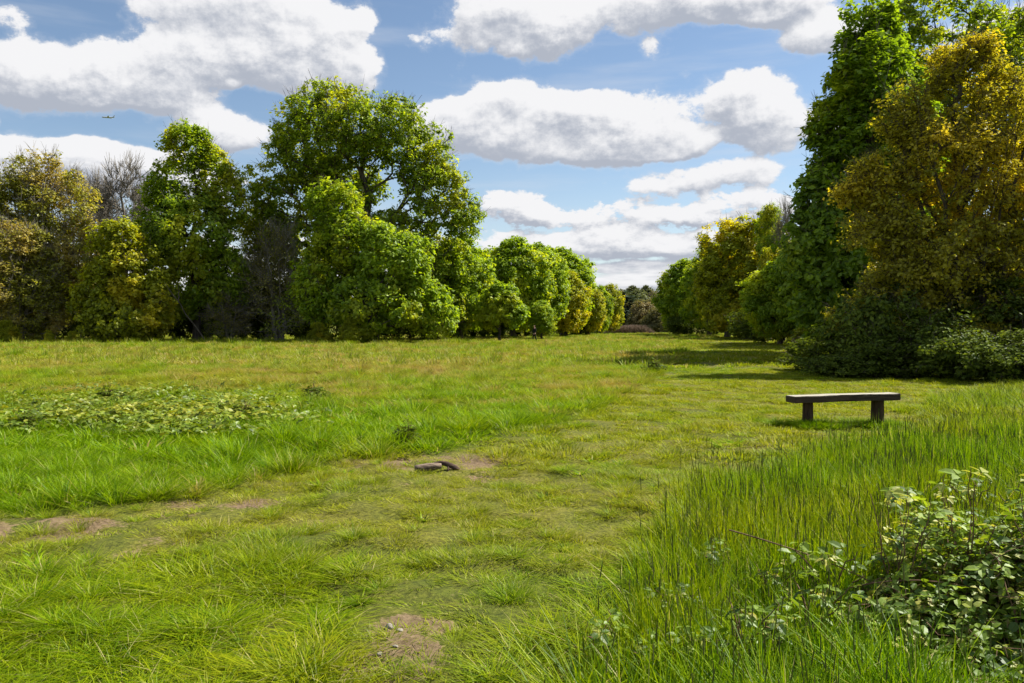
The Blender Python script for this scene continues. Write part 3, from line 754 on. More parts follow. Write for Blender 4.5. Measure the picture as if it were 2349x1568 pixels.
# far left row
row_l = [(0, 0, 6.5, 3.6, 3.6, 3.6), (-1.5, .5, 8.0, 2.6, 2.6, 2.4), (1.6, -.5, 7.6, 2.6, 2.6, 2.6), (0, 0, 3.6, 3.6, 3.6, 2.4), (.4, 0, 9.6, 2.0, 2.0, 1.8), (-2.2, 0, 5.0, 2.0, 2.2, 2.2), (2.4, 0, 4.6, 2.0, 2.2, 2.2)]
row_m = grow(21, row_l, 950, .55, 32, .34, ML['row'], .28, M_BARK, shell=.2, twigs=0, split=.25)
row1 = tree('broadleaf_tree', 'dark green rounded tree first in the far left row', 'tree', xat(1178, 92), 92, row_m, sc=1.02)
row_m2 = grow(22, row_l, 900, .55, 32, .34, ML['gold'], .25, M_BARK, shell=.2, twigs=0, split=.2)
row_y = tree('broadleaf_tree', 'yellow brown rounded tree at the near end of the far gap', 'tree', xat(1398, 142), 142, row_m2, .5, (.60, .60, .80))
small_l = [(0, 0, 3.6, 2.0, 2.0, 1.9), (-1.1, 0, 2.6, 1.3, 1.5, 1.2), (1.2, 0, 2.8, 1.3, 1.5, 1.3), (.2, 0, 4.7, 1.3, 1.3, 1.0)]
small_m = grow(23, small_l, 380, .42, 30, .34, ML['front'], .13, M_BARK, shell=.25, twigs=0, split=.3)
sm = tree('young_tree', 'small bright green round tree in front of the far left row', 'tree', xat(1147, 78), 78, small_m, 0, 1.02)
place(row1, 'yellow green tree filling the space beside the tallest tree', 1058, 84, 11.2, 545, 1.2)
place(row1, 'second tree in the far left row with a trunk showing', 1237, 102, 11.2, 562, 2.2)
place(row1, 'third tree in the far left row, dark topped', 1290, 113, 11.2, 572, 3.9)
place(row_y, 'yellowish lighter tree low in the middle of the far left row', 1300, 108, 11.2, 625, 1.0)
place(row1, 'fourth tree in the far left row, narrower', 1330, 126, 11.2, 612, 5.1, .8)
place(row_y, 'bright yellow green tree near the far end of the left row', 1352, 122, 11.2, 655, 2.4, .9)
place(row1, 'narrow light green tree at the far end of the left row', 1376, 138, 11.2, 657, .3, .7)
place(row1, 'tiny leafy sapling overhanging the walking person', 1243, 88, 11.2, 690, 1.5, 1.1)
# dark undergrowth
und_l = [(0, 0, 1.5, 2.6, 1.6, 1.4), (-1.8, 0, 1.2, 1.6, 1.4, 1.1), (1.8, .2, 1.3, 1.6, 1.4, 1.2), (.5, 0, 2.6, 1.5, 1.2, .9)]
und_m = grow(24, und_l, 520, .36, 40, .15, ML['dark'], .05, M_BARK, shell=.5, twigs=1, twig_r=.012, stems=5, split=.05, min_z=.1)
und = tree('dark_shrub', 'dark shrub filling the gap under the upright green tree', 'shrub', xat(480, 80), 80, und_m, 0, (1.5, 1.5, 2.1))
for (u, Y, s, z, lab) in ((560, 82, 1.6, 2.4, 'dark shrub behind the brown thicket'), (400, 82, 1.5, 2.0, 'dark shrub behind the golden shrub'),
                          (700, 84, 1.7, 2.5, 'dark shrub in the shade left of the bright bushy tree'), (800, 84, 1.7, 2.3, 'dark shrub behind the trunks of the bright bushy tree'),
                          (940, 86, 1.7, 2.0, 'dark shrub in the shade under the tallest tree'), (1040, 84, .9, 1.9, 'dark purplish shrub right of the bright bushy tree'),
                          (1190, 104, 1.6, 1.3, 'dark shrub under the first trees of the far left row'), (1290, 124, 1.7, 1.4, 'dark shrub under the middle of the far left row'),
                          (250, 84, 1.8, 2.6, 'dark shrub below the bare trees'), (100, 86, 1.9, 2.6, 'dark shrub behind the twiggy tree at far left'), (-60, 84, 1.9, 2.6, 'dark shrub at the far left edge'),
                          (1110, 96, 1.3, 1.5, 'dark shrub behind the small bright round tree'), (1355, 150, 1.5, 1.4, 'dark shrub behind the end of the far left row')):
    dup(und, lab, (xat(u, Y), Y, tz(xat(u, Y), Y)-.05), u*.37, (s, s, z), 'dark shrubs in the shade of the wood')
for (u, Y, s, lab) in ((20, 67, .22, 'little golden bush at the foot of the left edge wood'), (112, 66.5, .13, 'smallest golden bush left of the golden shrub'), (170, 67, .12, 'tiny yellow bush right below the golden shrub'),
                       (800, 66, .24, 'pale green weed clump under the bright bushy tree'), (735, 66, .2, 'tiny pale weed clump by the trunks of the bright tree')):
    dup(gld, lab, (xat(u, Y), Y, -.02), u, (s*1.15, s*1.1, s*.85), 'small bushes at the foot of the wood')
# leaning pale branch
def pole_mesh(p0, p1, r0, r1, k=8, n=6, wob=.02, seed=0):
    r_ = rng(seed); ts = np.linspace(0, 1, n+1); pts = np.array(p0)[None]*(1-ts)[:, None]+np.array(p1)[None]*ts[:, None]
    pts[1:-1] += r_.normal(size=(n-1, 3))*wob; rr = r0+(r1-r0)*ts
    return tubes(pts[:-1], pts[1:], rr[:-1], rr[1:], k)
V, Fq = pole_mesh((0, 0, 0), (-3.6, 0, 5.2), .07, .03, wob=.06, seed=4)
V2, F2 = pole_mesh((-2.4, 0, 3.5), (-2.6, .4, 5.0), .05, .02, wob=.04, seed=5)
V, Fq = join([(V, Fq), (V2, F2)])
link('leaning_branch', make_mesh('leaning_branch', V, Fq, M_BARK, smooth=True), label='pale dead branch leaning against the upright green tree', cat='branch', loc=(xat(475, 68.5), 68.5, 0))

# right side --------------------------------------------------------------
deep_l = px_lobes([(1990, 90, 62, 90, 0), (1960, 190, 90, 90, -1), (2040, 200, 90, 110, 1), (1910, 290, 62, 75, 0), (2010, 330, 120, 110, -1), (1925, 400, 75, 80, 0), (1870, 470, 62, 75, -1),
                   (1855, 560, 75, 80, -1.5), (1885, 640, 110, 90, -2), (1865, 730, 85, 70, -2), (1925, 780, 90, 50, -3), (1990, 560, 150, 140, 0), (2040, 740, 150, 90, 0)], 2010, 36)
deep = tree('chestnut_tree', 'tall dark green tree with layered drooping foliage on the right', 'tree', xat(2010, 36), 36,
            grow(31, deep_l, 2400, .46, 36, .26, ML['deep'], .38, M_BARK, shell=.2, twigs=1, twig_r=.014, split=.2, droop=.5, flat=.6))
bz_l = px_lobes([(2180, 165, 75, 70, 0), (2280, 225, 95, 90, 0), (2090, 270, 75, 80, 0), (2010, 400, 75, 60, 0), (2160, 380, 130, 120, -.5), (2330, 420, 130, 150, 0),
                 (2010, 520, 85, 80, -.3), (1945, 440, 40, 35, 0), (2140, 600, 150, 120, -.5), (2330, 640, 150, 130, -.4), (2040, 660, 90, 80, -.5), (2240, 110, 45, 35, 0), (2060, 770, 100, 60, -.8), (2180, 780, 110, 60, -1.0), (2310, 790, 120, 60, -1.2), (1960, 720, 60, 60, 0)], 2230, 26)
bz_m = grow(32, bz_l, 3700, .28, 26, .125, ML['bronze'], .17, M_BARK, gap=.40, shell=.34, twigs=3, twig_r=.007, stems=9, split=.12, stem_spread=.24, wood_pow=.48)
bz = tree('bronze_tree', 'large many stemmed tree with golden bronze young leaves at right', 'tree', xat(2230, 26), 26, bz_m)
dup(bz, 'second golden bronze tree, beyond the right edge of the first', (20.5, 20.5, 0), 2.2, .85)
big_l = [(0, 0, 15, 5, 5, 4), (-3, 0, 12, 4, 4, 4), (3, 0, 12, 4, 4, 4), (0, -1, 9, 5.5, 5, 4), (-1.5, 0, 18, 3, 3, 2.4), (2.5, 0, 17, 3, 3, 2.5), (0, 0, 5, 4.5, 4, 3)]
big_m = grow(33, big_l, 1300, .6, 40, .26, ML['oak'], .35, M_BARK, shell=.25, twigs=3, twig_r=.018, split=.3)
bg1 = tree('tall_tree', 'tall olive tree rising out of frame behind the golden bronze tree', 'tree', xat(2200, 44), 44, big_m, 0, 1.0)
dup(bg1, 'tall tree in the far right corner, behind the others', (36, 46, 0), 2.0, 1.05)
dup(bg1, 'tall shaded tree hidden deep in the right hand wood', (31, 62, 0), 4.0, .95)
# right row, further off
gr_m = grow(34, [(0, 0, 8, 4.6, 4, 4), (-2, 0, 10.5, 3, 3, 2.8), (1.5, 0, 12, 2.6, 2.6, 2.2), (2.6, 0, 8.5, 3, 3, 3), (-3.2, 0, 6, 2.4, 2.6, 2.2), (0, -1, 5, 4, 3, 2.2), (1.5, -1.5, 3, 3.5, 2.5, 2), (-2, -1, 3, 3, 2.5, 2)], 1200, .58, 34, .36, ML['gold'], .40, M_BARK, shell=.2, twigs=1, twig_r=.022, split=.35)
gr = tree('golden_tree', 'golden green tree with dark forked limbs in the right hand row', 'tree', xat(1712, 92), 92, gr_m, 0, (1.08, 1.08, 1.04))
place(row1, 'dark green dense tree at the far end of the right row', 1572, 125, 11.2, 598, 2.6, 1.05)
place(row1, 'dark green tree between the golden tree and the far end one', 1626, 114, 11.2, 572, 4.2, .95)
place(gr, 'smaller golden tree peeking out left of the big golden tree', 1668, 104, 14.4, 545, 2.2, .9)
place(colm, 'green tree rising right behind the golden tree', 1765, 86, 20.0, 478, 1.2, .75)
place(row1, 'low broad green tree joining the golden tree to the tall dark tree', 1790, 64, 11.2, 600, 3.3, 1.15)
place(row1, 'light green low tree at the edge of the gap on the right', 1545, 132, 11.2, 655, 1.1, .8)
place(gr, 'green gold tree squeezed between golden and tall dark trees', 1790, 70, 14.4, 560, 3.6, .8)
place(bare, 'bare thin treetop showing above the golden tree', 1800, 84, 21, 440, 1.0, .6)
place(row1, 'rounded tree low behind the tall dark green tree', 1840, 62, 11.2, 560, 1.0, .9)
place(row1, 'rounded tree further right behind the tall dark tree', 1960, 66, 11.2, 420, 4.0, 1.0)
# shaded bramble bank at right
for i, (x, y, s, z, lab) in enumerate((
    (10.8, 23.8, .62, .32, 'dark low bush nearest the bench, below the bronze tree'), (12.4, 23.6, .8, .62, 'dark bush below the middle of the bronze tree'),
    (14.9, 22.0, .8, .45, 'dark bush at the right edge under the bronze tree'), (10.6, 25.4, .75, .5, 'dark bush at the left foot of the bronze tree'),
    (13.0, 26.0, 1.0, 1.1, 'dark bush around the stems of the bronze tree'), (15.8, 24.5, 1.0, .9, 'tall dark bush by the right edge stems'),
    (13.5, 29.0, .9, .6, 'dark bush between the bronze tree and tall dark tree'), (14.9, 32.0, .8, .6, 'dark bush at the foot of the tall dark green tree'),
    (18.0, 40.0, .9, .8, 'dark bush left behind the tall dark tree trunk'), (20.8, 48.0, 1.0, .8, 'dark bush beyond the tall dark green tree'),
    (23.0, 58.0, 1.3, 1.0, 'dark bush further along the right hand wood'), (24.8, 72.0, 1.5, 1.5, 'dark bush under the trees before the golden tree'),
    (28.5, 94.0, 1.7, 1.6, 'dark bush under the golden tree'), (28.5, 122.0, 1.6, 1.2, 'dark bush under the last tree of the right row'),
    (17.5, 28.5, 1.2, 1.0, 'high dark bush inside the right hand wood'), (21.5, 34.0, 1.4, 1.6, 'highest dark bush deep in the right hand wood'), (18.8, 24.5, 1.2, 1.0, 'dark bush outside the right edge'))):
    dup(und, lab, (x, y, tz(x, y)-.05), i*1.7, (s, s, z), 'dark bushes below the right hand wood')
pb = dup(gld, 'pale dry bush at the left foot of the right hand wood', (xat(1862, 44), 44, -.02), .4, (.30, .30, .145))
# far wood beyond the crest ------------------------------------------------
con_m = grow(41, [(0, 0, 3, 2.2, 2.2, 2.5), (0, 0, 6, 1.8, 1.8, 2.6), (0, 0, 9, 1.3, 1.3, 2.4), (0, 0, 11.6, .8, .8, 2.0)], 220, .7, 26, .5, ML['dark'], .25, M_BARK, shell=.25, twigs=0, split=.1)
con = tree('conifer', 'darkest pointed conifer on the skyline of the far wood', 'tree', xat(1519, 290), 290, con_m)
FAR = [leaf_mat('muted_far_green', (.06, .08, .03), (.17, .19, .06), (.22, .20, .08), .35), leaf_mat('muted_far_olive', (.09, .09, .035), (.24, .22, .08), (.27, .21, .10), .35), leaf_mat('far_blue_green', (.03, .05, .035), (.08, .11, .07), None, .3)]
def far_place(root, lab, u, Y, hn, v, rz, wide=1.0, grp='trees of the far wood', mt=0):
    o = place(root, lab, u, Y, hn, v, rz, wide, grp)
    for c in o.children:
        if c.name.startswith('crown'): c.material_slots[0].link = 'OBJECT'; c.material_slots[0].material = FAR[mt]
    return o
con['group'] = 'trees of the far wood'
X_ = con.location.x; s_ = (zat(652, 290)-con.location.z)/13.6; con.scale = (s_*1.2, s_*1.2, s_)
far_place(con, 'second smaller conifer on the skyline, right of the darkest one', 1536, 300, 13.6, 657, 1, 1.2)
far_place(con, 'bluish dark tree in the far gap beside the left row', 1432, 215, 13.6, 672, 2, 2.4, mt=2)
far_place(gr, 'round brown green tree standing in the middle of the far gap', 1478, 200, 14.4, 682, 1.5, .95, mt=1)
far_place(row_y, 'low olive tree at the right of the far gap', 1515, 190, 11.2, 706, 2.5, 1.0, mt=1)
far_place(row_y, 'low olive tree at the left of the far gap', 1452, 230, 11.2, 690, .7, 1.0, mt=1)
far_place(row1, 'muted green tree behind the round brown green one', 1463, 250, 11.2, 668, 2.1, 1.0)
far_place(twg, 'brownish treetop on the skyline near the conifers', 1500, 270, 18.2, 664, 1.1, .9, mt=1)
far_place(row1, 'green treetop on the skyline left of the conifers', 1452, 300, 11.2, 657, 3.1, .9)
far_place(twg, 'brown treetop on the skyline at the left of the gap', 1425, 290, 18.2, 662, 4.1, .9, mt=1)
far_place(row1, 'small round treetop on the skyline in the middle of the gap', 1480, 310, 11.2, 656, .4, .7)
far_place(bare, 'pale bare treetop right of the conifers on the skyline', 1560, 290, 21, 645, .4, .7)
r_ = rng(55)
C = np.stack([r_.uniform(-60, 190, 1500), r_.uniform(300, 350, 1500), np.zeros(1500)], 1)
C[:, 2] = terrain(C[:, 0], C[:, 1])+r_.random(1500)*(9+3*fbm(C[:, 0]*.08, C[:, 1]*0, 4, 2))
V, Fq, rnd, tint = leaf_quads(r_, C, 34, 1.6, .9, clump_rnd=fbm(C[:, 0]*.2, C[:, 1]*.2, 9, 2))
link('far_woodland', make_mesh('far_woodland', V, Fq, leaf_mat('far_leaves', (.08, .10, .045), (.18, .19, .08), (.22, .19, .10), .3), {'rnd': rnd, 'tint': tint}),
     label='muted distant woodland closing the gap on the skyline', cat='woodland', kind='stuff')
# brown scrub on the crest
r_ = rng(56); n = 9000
P0 = np.stack([r_.uniform(16.5, 27, n), r_.uniform(146, 153, n), np.zeros(n)], 1); P0[:, 2] = terrain(P0[:, 0], P0[:, 1])
d = r_.normal(size=(n, 3))*.45; d[:, 2] = .7+.9*r_.random(n)
prof = sstep(16.3, 18.5, P0[:, 0])*sstep(27.5, 24, P0[:, 0])*(.7+.5*fbm(P0[:, 0]*.5, P0[:, 1]*.2, 3, 2))
V, Fq = tubes(P0, P0+d*prof[:, None]*1.05, np.full(n, .02), np.full(n, .012), 3)
link('brown_scrub', make_mesh('brown_scrub', V, Fq, solid_mat('dead_bracken', (.12, .085, .06), (.25, .18, .12), 2)), label='purplish brown dead bracken on the crest at the end of the track', cat='scrub', kind='stuff')

# ---------------------------------------------------------------- leaves with a fold, for near plants
def fold_leaves(r_, P_, nrm, fwd, size, width=.62, fold=.18, curl=.25, mark=None):
    n = len(P_)
    fwd = fwd-nrm*(fwd*nrm).sum(1, keepdims=True); fwd /= np.maximum(np.linalg.norm(fwd, axis=1, keepdims=True), 1e-6)
    side = np.cross(nrm, fwd)
    t = np.array([0, .28, .28, .28, .66, .66, .66, 1.0]); w = np.array([0, -.46, 0, .46, -.40, 0, .40, 0])*width*1.0
    zz = fold*np.abs(w)-curl*t*t*.6
    V = P_[:, None]+fwd[:, None]*(t[None, :]*size[:, None])[..., None]+side[:, None]*(w[None]*size[:, None])[..., None]+nrm[:, None]*(zz[None]*size[:, None])[..., None]
    b = (np.arange(n)*8)[:, None]
    Tq = np.concatenate([b+np.array([[0, 2, 1]]), b+np.array([[0, 3, 2]]), b+np.array([[4, 5, 7]]), b+np.array([[5, 6, 7]])])
    Q = np.concatenate([b+np.array([[1, 2, 5, 4]]), b+np.array([[2, 3, 6, 5]])])
    return V.reshape(-1, 3), Q, Tq
def bramble(seed, lobes, n_stem, n_leafgroup, size, leafmat, name='bush'):
    """arching stems, trifoliate leaves held at the ends of stalks"""
    r_ = rng(seed); lb = np.array(lobes, float)
    vol = (lb[:, 3]*lb[:, 4]*lb[:, 5])**(2/3)
    parts = []; tips = []
    cen = np.array([lb[:, 0].mean(), lb[:, 1].mean(), 0]); one_root = n_stem < 20
    for s in range(n_stem):
        L_ = lb[r_.choice(len(lb), p=vol/vol.sum())]
        dv = r_.normal(size=3); dv /= np.linalg.norm(dv); dv[2] = abs(dv[2])
        end = L_[:3]+dv*L_[3:6]*(.85+.3*r_.random())
        b0 = np.zeros(3) if one_root else L_[:3]*np.array([1, 1, 0])+np.array([*r_.normal(size=2)*.3*L_[3], 0])
        ctrl = b0*.5+end*.5+np.array([0, 0, L_[5]*.6])
        ts = np.linspace(0, 1, 7)[:, None]
        pts = (1-ts)**2*b0+2*ts*(1-ts)*ctrl+ts**2*end; pts[1:-1] += r_.normal(size=(5, 3))*.012
        rr = np.linspace(.005, .0018, 7)
        parts.append(tubes(pts[:-1], pts[1:], rr[:-1], rr[1:], 5))
        for k in range(2, 7): tips.append(pts[k])
    tips = np.array(tips)
    # leaf groups: near stems and over the surface
    n = n_leafgroup
    pk = r_.choice(len(lb), n, p=vol/vol.sum()); dv = r_.normal(size=(n, 3)); dv /= np.linalg.norm(dv, axis=1, keepdims=True); dv[:, 2] = np.abs(dv[:, 2])*1.0-.15
    A = lb[pk, :3]+dv*lb[pk, 3:6]*(1-.28*np.abs(r_.normal(size=n)))[:, None]
    m2 = r_.random(n) < .3; A[m2] = tips[r_.integers(0, len(tips), m2.sum())]+r_.normal(size=(m2.sum(), 3))*.03
    A = A[A[:, 2] > .02]; n = len(A)
    up = np.stack([r_.normal(size=n)*.38, r_.normal(size=n)*.38, np.ones(n)], 1)+.25*(A-cen)/np.maximum(np.linalg.norm(A-cen, axis=1, keepdims=True), .1)
    up /= np.linalg.norm(up, axis=1, keepdims=True)
    a = r_.random(n)*6.283; f0 = np.stack([np.cos(a), np.sin(a), 0*a], 1)
    f0 = f0-up*(f0*up).sum(1, keepdims=True); f0 /= np.linalg.norm(f0, axis=1, keepdims=True); sd = np.cross(up, f0)
    Vs, Qs, Ts, rs_, ti = [], [], [], [], []; c = 0
    sz = size*(.55+.8*r_.random(n)); gr_ = r_.random(n); tn = r_.random(n)
    for ang, k in ((0, 1.0), (1.35, .78), (-1.35, .78)):
        f = f0*math.cos(ang)+sd*math.sin(ang)
        nr = up+r_.normal(size=(n, 3))*.16; nr /= np.linalg.norm(nr, axis=1, keepdims=True)
        v, q, t = fold_leaves(r_, A+f*.008, nr, f, sz*k, .66, .25, .3)
        Vs.append(v); Qs.append(q+c); Ts.append(t+c); c += len(v)
        rs_.append(np.repeat(np.clip(gr_+.2*(r_.random(n)-.5), 0, 1), 8)); ti.append(np.repeat(tn, 8))
    # stalks
    parts.append(tubes(A, A-f0*size*.5-up*size*.6, np.full(n, .0012), np.full(n, .0015), 3))
    V, Fq = join(parts)
    stem = make_mesh('stem', V, Fq, M_STEM)
    leaves = make_mesh('leaves', np.concatenate(Vs), [np.concatenate(Qs), np.concatenate(Ts)], leafmat, {'rnd': np.concatenate(rs_), 'tint': np.concatenate(ti)})
    return stem, leaves
M_STEM = solid_mat('bramble_stem', (.10, .05, .03), (.20, .13, .07), 30)
def bramble_thing(name, label, cat, loc, ms, rz=0, group=None, sc=1.0):
    t = thing(name, label, cat, loc, rz, group, sc); link('stem', ms[0], t); link('foliage', ms[1], t); return t
bramble_thing('bramble_bush', 'leafy bramble bush filling the bottom right corner', 'bush', (2.45, 3.80, tz(2.45, 3.8)),
              bramble(61, [(0, .1, .20, .75, .45, .30), (.35, -.05, .20, .6, .45, .30), (-.45, .0, .12, .45, .36, .20), (-.1, .35, .26, .5, .35, .30), (-.85, -.15, .06, .38, .30, .15), (.35, .3, .34, .4, .3, .28), (.1, -.3, .08, .6, .25, .14), (-.35, -.35, .05, .45, .2, .11), (.2, -.42, .03, .6, .2, .10)], 130, 3600, .052, ML['bramble']))
spr = bramble(62, [(0, 0, .16, .14, .14, .14), (.05, .08, .22, .10, .10, .10)], 5, 26, .050, ML['bramble'])
sp0 = None
for i, (u, v, s, lab) in enumerate(((1385, 1535, .95, 'pale bramble shoot leftmost in the front grass'), (1560, 1440, .8, 'small bramble shoot low in the tall grass behind the leftmost one'),
                                    (1700, 1545, 1.0, 'bramble shoot left of the corner bush at the bottom edge'), (1790, 1555, .9, 'bramble shoot touching the bottom edge beside the corner bush'),
                                    (1905, 1400, 1.25, 'bramble shoot climbing on the left flank of the corner bush'), (1760, 1400, 1.0, 'yellowish bramble shoot halfway between bush and left shoots'),
                                    (2060, 1235, 1.15, 'bramble shoot standing above the corner bush on its left'), (2230, 1190, 1.2, 'tallest pale bramble shoot above the corner bush'), (2335, 1240, 1.3, 'bramble shoot above the corner bush at the right edge'),
                                    (1480, 1560, .7, 'little bramble shoot at the bottom edge right of the leftmost one'), (1620, 1560, .75, 'little bramble shoot in the middle of the front grass edge'), (1860, 1500, 1.1, 'leafy bramble shoot against the left foot of the corner bush'), (1640, 1345, .9, 'small bramble shoot deep in the tall grass, farthest from the corner bush'))):
    x, y = p2g(u, v+30)
    if sp0 is None: sp0 = bramble_thing('bramble_shoot', lab, 'bramble shoot', (x, y, tz(x, y)), spr, 0, 'bramble shoots in the long grass', s)
    else: dup(sp0, lab, (x, y, tz(x, y)), i*2.1, (s, s, s*1.15))
spr2 = bramble(66, [(0, 0, .66, .13, .13, .09), (.08, .04, .52, .10, .10, .08), (-.07, 0, .42, .10, .10, .08)], 7, 34, .056, ML['bramble'])
sq0 = None
for i, (x, y, s, lab) in enumerate(((1.93, 3.95, .98, 'tall leafy bramble shoot rising from the left top of the corner bush'), (2.32, 4.05, 1.10, 'tallest leafy bramble shoot rising from the top of the corner bush'),
                                    (2.62, 3.95, 1.06, 'tall bramble shoot above the corner bush near the right edge'), (2.12, 4.3, .9, 'bramble shoot half hidden behind the top of the corner bush'))):
    if sq0 is None: sq0 = bramble_thing('bramble_shoot', lab, 'bramble shoot', (x, y, tz(x, y)), spr2, 0, 'tall bramble shoots on the corner bush', s)
    else: dup(sq0, lab, (x, y, tz(x, y)), i*1.9, s)
# dead arching canes
rc = rng(9)
parts = []
for (a, b, c_) in (((1.15, 4.2, .42), (1.75, 3.95, .30), (1.95, 3.9, .12)), ((1.5, 4.0, .10), (1.8, 3.75, .38), (2.3, 3.8, .22)), ((2.95, 4.0, .5), (3.05, 4.1, .75), (3.2, 4.2, .85))):
    ts = np.linspace(0, 1, 9)[:, None]; pts = (1-ts)**2*np.array(a)+2*ts*(1-ts)*np.array(b)+ts**2*np.array(c_)
    rr = np.linspace(.004, .0025, 9); parts.append(tubes(pts[:-1], pts[1:], rr[:-1], rr[1:], 6))
for i, (pv, lab) in enumerate(zip(parts, ('dead brown cane arching out of the left side of the corner bush', 'low dead cane trailing across the front of the corner bush', 'dead cane rising at the right edge above the corner bush'))):
    link('bramble_cane', make_mesh('bramble_cane', pv[0], pv[1], M_STEM, smooth=True), label=lab, cat='cane', group='dead canes at the corner bush')

# low bramble ground cover in the left meadow
r_ = rng(63); n = 19000
U = r_.uniform(-40, 760, n); Vv = r_.uniform(885, 1050, n)
cv = 975-20*np.sin(U/200); m = r_.random(n) < np.exp(-(((U-310)/290)**2)**1.2-(((Vv-965)/42)**2)**1.1)*1.0
U, Vv = U[m], Vv[m]; X, Y = p2g(U, Vv)
pat = .6*fbm(X*2.0, Y*2.0, 71, 3)+.4*fbm(X*.7, Y*.7, 75, 2); m = pat > .455+.10*(r_.random(len(X))-.5); X, Y, pat = X[m], Y[m], pat[m]
n = len(X); A = np.stack([X, Y, terrain(X, Y)+.10+.22*pat*r_.random(n)+.04], 1)
up = np.stack([r_.normal(size=n)*.4, r_.normal(size=n)*.4-.1, np.ones(n)], 1); up /= np.linalg.norm(up, axis=1, keepdims=True)
Vs, Qs, Ts, rr_, tt_ = [], [], [], [], []; c = 0
a = r_.random(n)*6.283
for k in range(3):
    f = np.stack([np.cos(a+k*2.1), np.sin(a+k*2.1), 0*a], 1)
    v, q, t = fold_leaves(r_, A, up, f, .062*(.6+.8*r_.random(n)), .7)
    Vs.append(v); Qs.append(q+c); Ts.append(t+c); c += len(v); rr_.append(np.repeat(r_.random(n), 8)); tt_.append(np.repeat(np.clip(pat+.35*r_.random(n)-.05, 0, 1), 8))
link('low_brambles', make_mesh('low_brambles', np.concatenate(Vs), [np.concatenate(Qs), np.concatenate(Ts)],
     leaf_mat('low_bramble_leaves', (.06, .09, .008), (.19, .27, .012), (.34, .33, .035), .3, .03, .5, .6), {'rnd': np.concatenate(rr_), 'tint': np.concatenate(tt_)}),
     label='low yellowish bramble leaves spreading through the left meadow', cat='brambles', kind='stuff')
# weeds: taller dark plants
weed = bramble(64, [(0, 0, .10, .16, .16, .14), (.03, 0, .22, .08, .08, .12)], 9, 90, .05, ML['dark'])
w0 = None
for i, (u, v, s, lab) in enumerate(((935, 1022, 1.0, 'dark weed tuft standing behind the log'), (1503, 858, 1.9, 'dark weed clump at the tip of the tree shadow'), (722, 925, 1.5, 'upright brownish weed in the middle of the left meadow'),
                                    (250, 935, 1.6, 'dark weed on top of the low bramble patch'), (60, 1000, 1.3, 'dark weed at the left end of the low bramble patch'), (560, 975, 1.4, 'dark weed at the right end of the low bramble patch'))):
    x, y = p2g(u, v)
    if w0 is None: w0 = bramble_thing('weed', lab, 'weed', (x, y, tz(x, y)), weed, 0, 'dark weeds in the meadow', s)
    else: dup(w0, lab, (x, y, tz(x, y)), i*1.3, (s*1.3, s*1.3, s*.8))

# ---------------------------------------------------------------- bench
import bmesh
def bm_obj(name, bm, mat, parent=None, **kw):
    me = bpy.data.meshes.new(name); bm.to_mesh(me); bm.free(); me.materials.append(mat)
    return link(name, me, parent, **kw)
def plank(L_, D, H, seed, nx=24, amp=.004, bev=.012):
    bm = bmesh.new(); bmesh.ops.create_cube(bm, size=1)
    bmesh.ops.scale(bm, vec=(L_, D, H), verts=bm.verts)
    bmesh.ops.bevel(bm, geom=list(bm.edges), offset=bev, segments=2, affect='EDGES')
    long_e = [e for e in bm.edges if abs(e.verts[0].co.x-e.verts[1].co.x) > L_*.5]
    bmesh.ops.subdivide_edges(bm, edges=long_e, cuts=nx)
    r_ = random.Random(seed); ph = [r_.uniform(0, 6) for _ in range(6)]
    for v in bm.verts:
        v.co.z += amp*(math.sin(v.co.x*5+ph[0])+.6*math.sin(v.co.x*13+ph[1]))*.6+r_.uniform(-1, 1)*amp*.25
        v.co.y += amp*(math.sin(v.co.x*4+ph[2])+.5*math.sin(v.co.x*11+ph[3]))+r_.uniform(-1, 1)*amp*.3
    return bm
M_BENCH = solid_mat('weathered_oak_sunlit_top', (.022, .015, .010), (.075, .052, .036), 5, .8, (.6, 8, 8), .5)
def sunlit_top(m_):  # upward faces paler: sunlight painted into the colour, along with the weathering
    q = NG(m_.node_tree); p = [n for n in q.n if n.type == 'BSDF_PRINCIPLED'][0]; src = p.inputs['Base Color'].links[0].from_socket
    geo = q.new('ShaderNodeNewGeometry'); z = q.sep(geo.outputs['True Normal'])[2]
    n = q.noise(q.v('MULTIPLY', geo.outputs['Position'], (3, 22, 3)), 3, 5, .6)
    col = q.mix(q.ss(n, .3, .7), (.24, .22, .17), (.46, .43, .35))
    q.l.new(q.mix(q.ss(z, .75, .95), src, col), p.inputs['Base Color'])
sunlit_top(M_BENCH)
M_BENCH_LEG = solid_mat('bench_post_wood', (.025, .015, .009), (.085, .052, .03), 6, .9, (6, 6, .7), .6)
bx, by = xat(1934, 11.95), 11.95
bt = thing('park_bench', 'backless wooden bench of a thick plank on two posts', 'bench', (bx, by, tz(bx, by)), RAD(4))
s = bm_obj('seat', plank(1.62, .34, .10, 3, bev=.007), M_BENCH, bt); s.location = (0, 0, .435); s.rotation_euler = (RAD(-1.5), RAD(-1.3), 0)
def post(seed, r0, H):
    bm = bmesh.new(); k = 14; r_ = random.Random(seed); rings = []
    prof = [1+.10*r_.uniform(-1, 1) for _ in range(k)]
    for j in range(7):
        t = j/6; z = -.08+(H+.08)*t; rr = r0*(1.10-.12*t)
        rings.append([bm.verts.new((rr*prof[i]*math.cos(6.283*i/k)*(1+.02*r_.uniform(-1, 1)), rr*1.15*prof[i]*math.sin(6.283*i/k), z)) for i in range(k)])
    for a, b in zip(rings[:-1], rings[1:]):
        for i in range(k): bm.faces.new((a[i], a[(i+1) % k], b[(i+1) % k], b[i]))
    bm.faces.new(rings[-1]); bm.faces.new(rings[0][::-1])
    return bm
